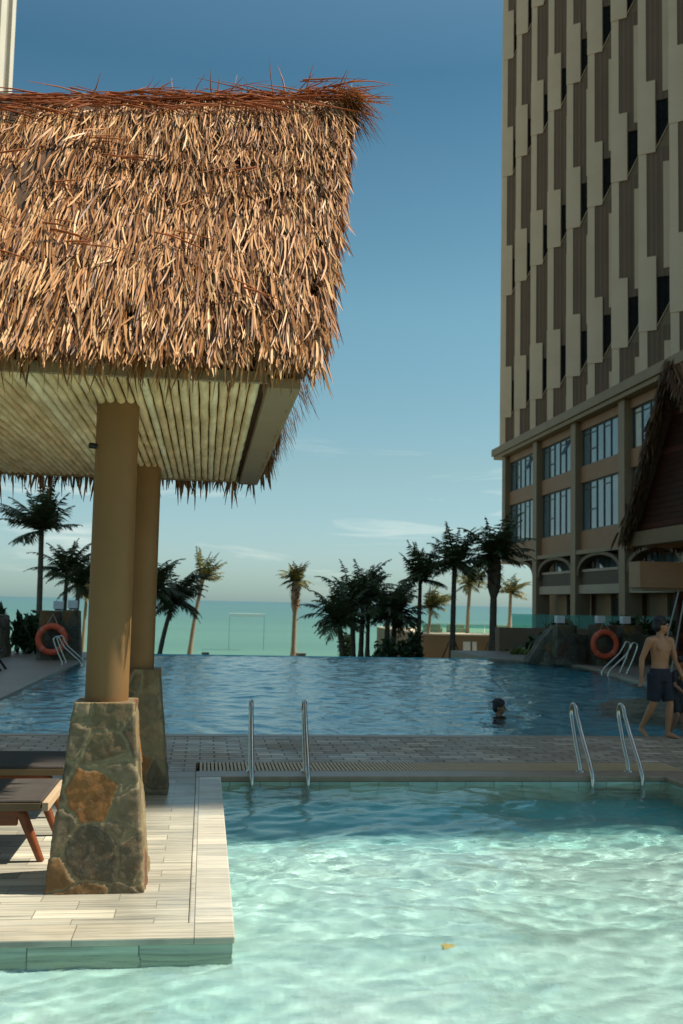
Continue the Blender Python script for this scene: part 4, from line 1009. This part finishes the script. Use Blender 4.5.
# ------------------------------------------------------------------ people
def remesh(m, name, mat, parent, voxel, smooth=4):
    o = m.build(name, mat, parent, origin=(0,0,0)); md = o.modifiers.new('r', 'REMESH'); md.mode = 'VOXEL'; md.voxel_size = voxel; md.use_smooth_shade = True
    sm = o.modifiers.new('s', 'SMOOTH'); sm.iterations = smooth; sm.factor = .5
    dg = bpy.context.evaluated_depsgraph_get(); me = bpy.data.meshes.new_from_object(o.evaluated_get(dg)); o.modifiers.clear()
    old = o.data; o.data = me; bpy.data.meshes.remove(old)
    if not me.materials: me.materials.append(mat)
    for p in me.polygons: p.use_smooth = True
    return o
def limb(m, pts, rad, n=14):
    P = [Vector(p) for p in pts]
    m.tube(P, rad, n, True, True)
    for p, r in zip(P, rad): m.ell(p, (r,r,r), None, 10, 8)
def person(label, loc, yaw, H, pose, skin='skin', shorts='navy', shirt=None, voxel=.009, cat='man', head_turn=0.):
    """frame: +Y is the way the body faces, +X its own right; pose gives joint positions for a 1.70 m figure"""
    k = H/1.70
    body = MB(); X, Y, Z = (1,0,0), (0,1,0), (0,0,1)
    sh = pose.get('lean', .0); tw = pose.get('twist', 0.)
    def ring(z, rx, ry, y=0, t=0.):
        a = tw*t; return ((0, y+sh*(z-.9), z), rx, ry, (math.cos(a), math.sin(a), 0), (-math.sin(a), math.cos(a), 0))
    body.loft([ring(.80,.13,.10), ring(.86,.158,.118), ring(.92,.160,.115), ring(1.0,.142,.102,0,.2), ring(1.07,.138,.098,0,.4), ring(1.15,.150,.105,.005,.6),
               ring(1.24,.168,.115,.008,.8), ring(1.32,.172,.110,.004,1), ring(1.385,.150,.088,0,1), ring(1.425,.10,.07,-.005,1), ring(1.45,.06,.055,-.005,1)], 20)
    top = sh*.5
    body.ell((.075, .080+sh*.4, 1.285), (.085,.030,.06)); body.ell((-.075, .080+sh*.4, 1.285), (.085,.030,.06))
    neck = Vector((0, -.005+sh*.55, 1.43)); hc = Vector((0, .02+sh*.68, 1.585))
    body.tube([neck, hc-Vector((0,.015,.06))], [.058,.052], 14)
    hr = Matrix.Rotation(head_turn, 3, 'Z')
    def hp(x, y, z): return hc + hr @ Vector((x, y, z))
    body.ell(hp(0,-.012,.022), (.074,.092,.095), hr, 20, 16); body.ell(hp(0,.028,-.04), (.054,.06,.068), hr, 16, 12); body.ell(hp(0,.052,-.083), (.028,.026,.024), hr)
    body.ell(hp(0,.084,.03), (.045,.018,.016), hr)                       # brow
    body.tube([hp(0,.088,.022), hp(0,.112,-.022), hp(0,.092,-.032)], [.010,.015,.011], 8)   # nose
    body.ell(hp(0,.084,-.052), (.024,.012,.007), hr); body.ell(hp(0,.082,-.063), (.020,.012,.007), hr)   # lips
    for sx in (-1, 1): body.ell(hp(.075*sx,-.01,-.005), (.010,.022,.033), hr); body.ell(hp(.04*sx,.065,-.02), (.022,.02,.02), hr)
    for sd, sx in (('R', 1), ('L', -1)):
        s_, e, w = [Vector(q) for q in pose['arm'+sd]]
        limb(body, [s_, s_.lerp(e,.45), e, e.lerp(w,.35), w], [.058,.047,.040,.041,.027])
        body.tube([Vector((sx*.09,sh*.5,1.395)), s_], [.062,.055], 12)
        d = (w-e).normalized(); fw = Vector((0,1,0)); fw = (fw - d*fw.dot(d)).normalized(); ps = d.cross(fw)*sx   # palm faces the thigh
        pc = w + d*.048
        body.ell(pc, (.014,.038,.05), Matrix((d.cross(fw), fw, d)).transposed(), 12, 10)
        for i, (off, ln) in enumerate(((.028,.068),(.010,.076),(-.009,.070),(-.026,.055))):
            b0 = w + d*.082 + fw*off; c1 = b0 + d*ln*.45 + ps*.008; c2 = c1 + d*ln*.33 + ps*.02; c3 = c2 + d*ln*.2 + ps*.022
            body.tube([b0-d*.02, b0, c1, c2, c3], [.0095,.0095,.009,.0083,.0065], 8)
        b0 = w + d*.03 + fw*.028; body.tube([b0, b0+fw*.024+d*.025+ps*.008, b0+fw*.032+d*.055+ps*.016], [.012,.0105,.008], 8)
        hj, kn, an = [Vector(q) for q in pose['leg'+sd]]
        limb(body, [hj, hj.lerp(kn,.5), kn, kn.lerp(an,.3), kn.lerp(an,.75), an], [.092,.074,.054,.056,.038,.034])
        ft = pose.get('foot'+sd, 0.); fd = Vector((sx*.12, math.cos(ft), -math.sin(ft))); heel = an + Vector((0,-.035,-.035))
        body.tube([heel, an+fd*.06+Vector((0,0,-.035)), an+fd*.14+Vector((0,0,-.052)), an+fd*.185+Vector((0,0,-.057))], [.033,.038,.027,.016], 12)
        for i in range(5):
            q = an+fd*.165+Vector((sx*(.030-.016*i)*-1,0,-.058)); body.tube([q, q+fd*(.045-.004*i)], [.012-.001*i,.009-.001*i], 6)
    root = thing('person', label, cat, (0,0,0))
    remesh(body, 'body', MT[skin], root, voxel, 3)
    if shorts:
        g = MB(); g.loft([ring(.80,.150,.125), ring(.86,.174,.132), ring(.95,.172,.127), ring(.985,.160,.117)], 20)
        for sd in 'RL':
            hj, kn, an = [Vector(q) for q in pose['leg'+sd]]
            g.tube([hj+Vector((0,0,.05)), hj.lerp(kn,.3), hj.lerp(kn,.88)], [.115,.108,.100], 16)
        remesh(g, 'swim_shorts', MT[shorts], root, .011, 3)
    if shirt:
        g = MB(); g.loft([ring(.90,.176,.132), ring(1.0,.160,.12,0,.2), ring(1.15,.166,.12,.005,.6), ring(1.24,.183,.13,.008,.8), ring(1.33,.186,.124,.004,1), ring(1.40,.14,.09,0,1), ring(1.43,.085,.075,0,1)], 20)
        for sd, sx in (('R', 1), ('L', -1)):
            s_, e, w = [Vector(q) for q in pose['arm'+sd]]
            g.tube([Vector((sx*.09,sh*.5,1.39)), s_, s_.lerp(e,.75)], [.075,.072,.060], 14)
        remesh(g, 'shirt', MT[shirt], root, .012, 3)
    g = MB(); g.ell(hp(0,-.022,.055), (.092,.102,.086), hr, 20, 14); g.ell(hp(0,-.058,.0), (.082,.064,.082), hr)
    for i in range(46):
        a = random.uniform(0, 6.28); e = random.uniform(.25, 1.4); d = Vector((math.cos(a)*math.cos(e)*.092, math.sin(a)*math.cos(e)*.105-.022, math.sin(e)*.10+.05))
        if d.y > .045 and d.z < .075: continue
        g.ell(hp(*d), (.022,.022,.014), hr, 8, 6)
    # keep the face free
    remesh(g, 'hair', MT['hair'], root, .008, 1)
    for sx in (-1, 1):
        g = MB(); g.ell(hp(.030*sx,.083,.010), (.012,.008,.007), hr, 10, 8); g.build('eye', MT['eye'], root, origin=(0,0,0))
    root.location = loc; root.rotation_euler = (0,0,yaw); root.scale = (k,k,k)
    return root
walk = dict(lean=.02, twist=-.05,
    armR=((.205,-.01,1.375),(.265,-.10,1.11),(.275,-.10,.87)), armL=((-.205,.02,1.375),(-.25,.07,1.10),(-.235,.20,.88)),
    legR=((.09,-.01,.86),(.10,-.04,.47),(.11,-.25,.125)), footR=.55, legL=((-.09,.01,.86),(-.09,.10,.47),(-.085,.06,.075)))
YM = math.atan2(-.42,-.90)
person('bare-chested man in navy shorts walking along the pool edge', (6.24, 13.72, .006), YM, 1.62, walk, head_turn=R(55))
child = dict(lean=.22, twist=0.,
    armR=((.195,.10,1.36),(.25,.16,1.12),(.24,.36,1.0)), armL=((-.195,.10,1.36),(-.24,.18,1.10),(-.22,.36,.98)),
    legR=((.09,-.01,.86),(.11,.10,.48),(.10,-.10,.09)), legL=((-.09,.0,.86),(-.10,.08,.47),(-.09,.12,.075)))
person('child in black top and shorts half cut off at the right edge', (6.52, 13.80, .006), YM, 1.08, child, skin='skin_dark', shorts='black', shirt='black', cat='child', voxel=.011, head_turn=R(-10))
swim = dict(lean=.0, twist=0.,
    armR=((.20,.02,1.375),(.36,.14,1.22),(.30,.36,1.30)), armL=((-.20,.02,1.375),(-.34,.16,1.24),(-.20,.40,1.28)),
    legR=((.09,0,.86),(.10,.06,.47),(.10,-.02,.075)), legL=((-.09,0,.86),(-.10,.02,.47),(-.10,-.08,.075)))
person('dark-haired boy in a black top standing chest-deep in the far pool', (4.83, 16.75, -1.46), math.atan2(-.85,-.5), 1.66, swim, skin='skin_dark', shorts='black', shirt='black', cat='boy', voxel=.011, head_turn=R(5))

# a yellow leaf on the pool floor
lp = (1.40, 5.80); m = MB()
vs = [(lp[0]+.035*math.cos(a)*(1+.3*math.cos(3*a)), lp[1]+.055*math.sin(a)*(1+.3*math.cos(3*a)), -.292+.006*math.sin(2*a)) for a in np.linspace(0, 6.28, 19)[:-1]]
m.add(vs + [(x, y, z-.003) for x, y, z in vs], [tuple(range(18)), tuple(reversed(range(18, 36)))] + [(i, (i+1) % 18, (i+1) % 18+18, i+18) for i in range(18)])
leaf_ = tag(m.build('yellow_leaf', MT['leaf']), 'small yellow leaf seen in the sunlit near pool', 'leaf')

# ------------------------------------------------------------------ camera
ud = Vector((.021, -1, 91.4/1037)).normalized()
yd = Vector((205-341.5, 600.5-512, 1037)).normalized(); yd = (yd - ud*yd.dot(ud)).normalized()
xd = yd.cross(ud); xd = xd if xd.x > 0 else -xd
# rows: camera axes (right, up, back) in world coordinates
cr = Vector((xd.x, yd.x, ud.x)); cu = -Vector((xd.y, yd.y, ud.y)); cb = -Vector((xd.z, yd.z, ud.z))
cam = bpy.data.cameras.new('camera'); co = bpy.data.objects.new('camera', cam); COL.objects.link(co)
co.matrix_world = Matrix(((cr.x,cu.x,cb.x,0),(cr.y,cu.y,cb.y,0),(cr.z,cu.z,cb.z,1.74),(0,0,0,1)))
cam.sensor_fit = 'VERTICAL'; cam.sensor_height = 36; cam.lens = 1037*36/1024; cam.clip_end = 200000; cam.clip_start = .05
cam.dof.use_dof = True; cam.dof.focus_distance = 6.7; cam.dof.aperture_fstop = 4.2
S.camera = co

# ------------------------------------------------------------------ light
SEL, SAZ = 54, 3.0      # elevation; azimuth measured from +X towards +Y
sd = Vector((math.cos(R(SEL))*math.cos(R(SAZ)), math.cos(R(SEL))*math.sin(R(SAZ)), math.sin(R(SEL))))
sl_ = bpy.data.lights.new('sun', 'SUN'); so = bpy.data.objects.new('sun', sl_); COL.objects.link(so)
sl_.energy = 5.0; sl_.angle = R(.53); sl_.color = (1, .90, .74)
so.rotation_euler = sd.to_track_quat('Z', 'Y').to_euler(); so.location = (60, 0, 90)
W = bpy.data.worlds.new('World'); S.world = W; W.use_nodes = True; nt = W.node_tree
bg = nt.nodes['Background']; sky = nt.nodes.new('ShaderNodeTexSky'); sky.sky_type = 'NISHITA'; sky.sun_disc = False
sky.sun_elevation = R(SEL); sky.sun_rotation = R(90-SAZ); sky.air_density = 1.0; sky.dust_density = .6; sky.ozone_density = 1.0; sky.altitude = 0
bg.inputs['Strength'].default_value = .1
# thin clouds low over the horizon
tc = nt.nodes.new('ShaderNodeTexCoord'); sx = nt.nodes.new('ShaderNodeSeparateXYZ'); nt.links.new(tc.outputs['Generated'], sx.inputs[0])
mp = nt.nodes.new('ShaderNodeMapping'); mp.inputs['Scale'].default_value = (5, 5, 42); nt.links.new(tc.outputs['Generated'], mp.inputs[0])
cn = noise_tex(nt, mp.outputs[0], 1.1, 6, .6, .5)
cm = ramp(nt, [(.53, (0.,0.,0.)), (.72, (1.,1.,1.))], cn)
band = ramp(nt, [(0., (0.,0.,0.)), (.03, (.7,.7,.7)), (.10, (1.,1.,1.)), (.17, (0.,0.,0.)), (1., (0.,0.,0.))], sx.outputs[2])
cf = math_(nt, 'MULTIPLY', math_(nt, 'MULTIPLY', cm, band), .45)
tint = mixc(nt, sky.outputs[0], ramp(nt, [(0., (.48,.72,.89)), (.02, (.52,.73,.87)), (.04, (.58,.75,.86)), (.126, (.66,.79,.71)), (.277, (.62,.88,.76)), (.47, (.345,.615,.60)), (.60, (.75,.92,.82)), (1., (1.35,1.25,1.02))], sx.outputs[2]), 1., 'MULTIPLY')  # unseen zenith brightened to fill the shaded areas
fin = mixc(nt, tint, (8.5, 8.6, 7.6), cf)
nt.links.new(fin, bg.inputs['Color'])

# near pool caustics: light refracted by the waves onto the floor
wn.cycles.is_caustics_caster = True; leaf_.cycles.is_caustics_receiver = True; nfloor.cycles.is_caustics_receiver = True
bpy.data.objects['deck_pool_wall'].cycles.is_caustics_receiver = True
sl_.cycles.is_caustics_light = True

S.render.engine = 'CYCLES'
S.cycles.use_denoising = True; S.cycles.max_bounces = 12; S.cycles.diffuse_bounces = 6; S.cycles.transmission_bounces = 6; S.cycles.transparent_max_bounces = 8
S.cycles.sample_clamp_indirect = 6; S.cycles.caustics_reflective = False; S.cycles.caustics_refractive = True; S.cycles.blur_glossy = .3
S.view_settings.view_transform = 'Standard'; S.view_settings.look = 'None'; S.view_settings.gamma = 1; S.view_settings.exposure = .45
S.view_settings.use_curve_mapping = False
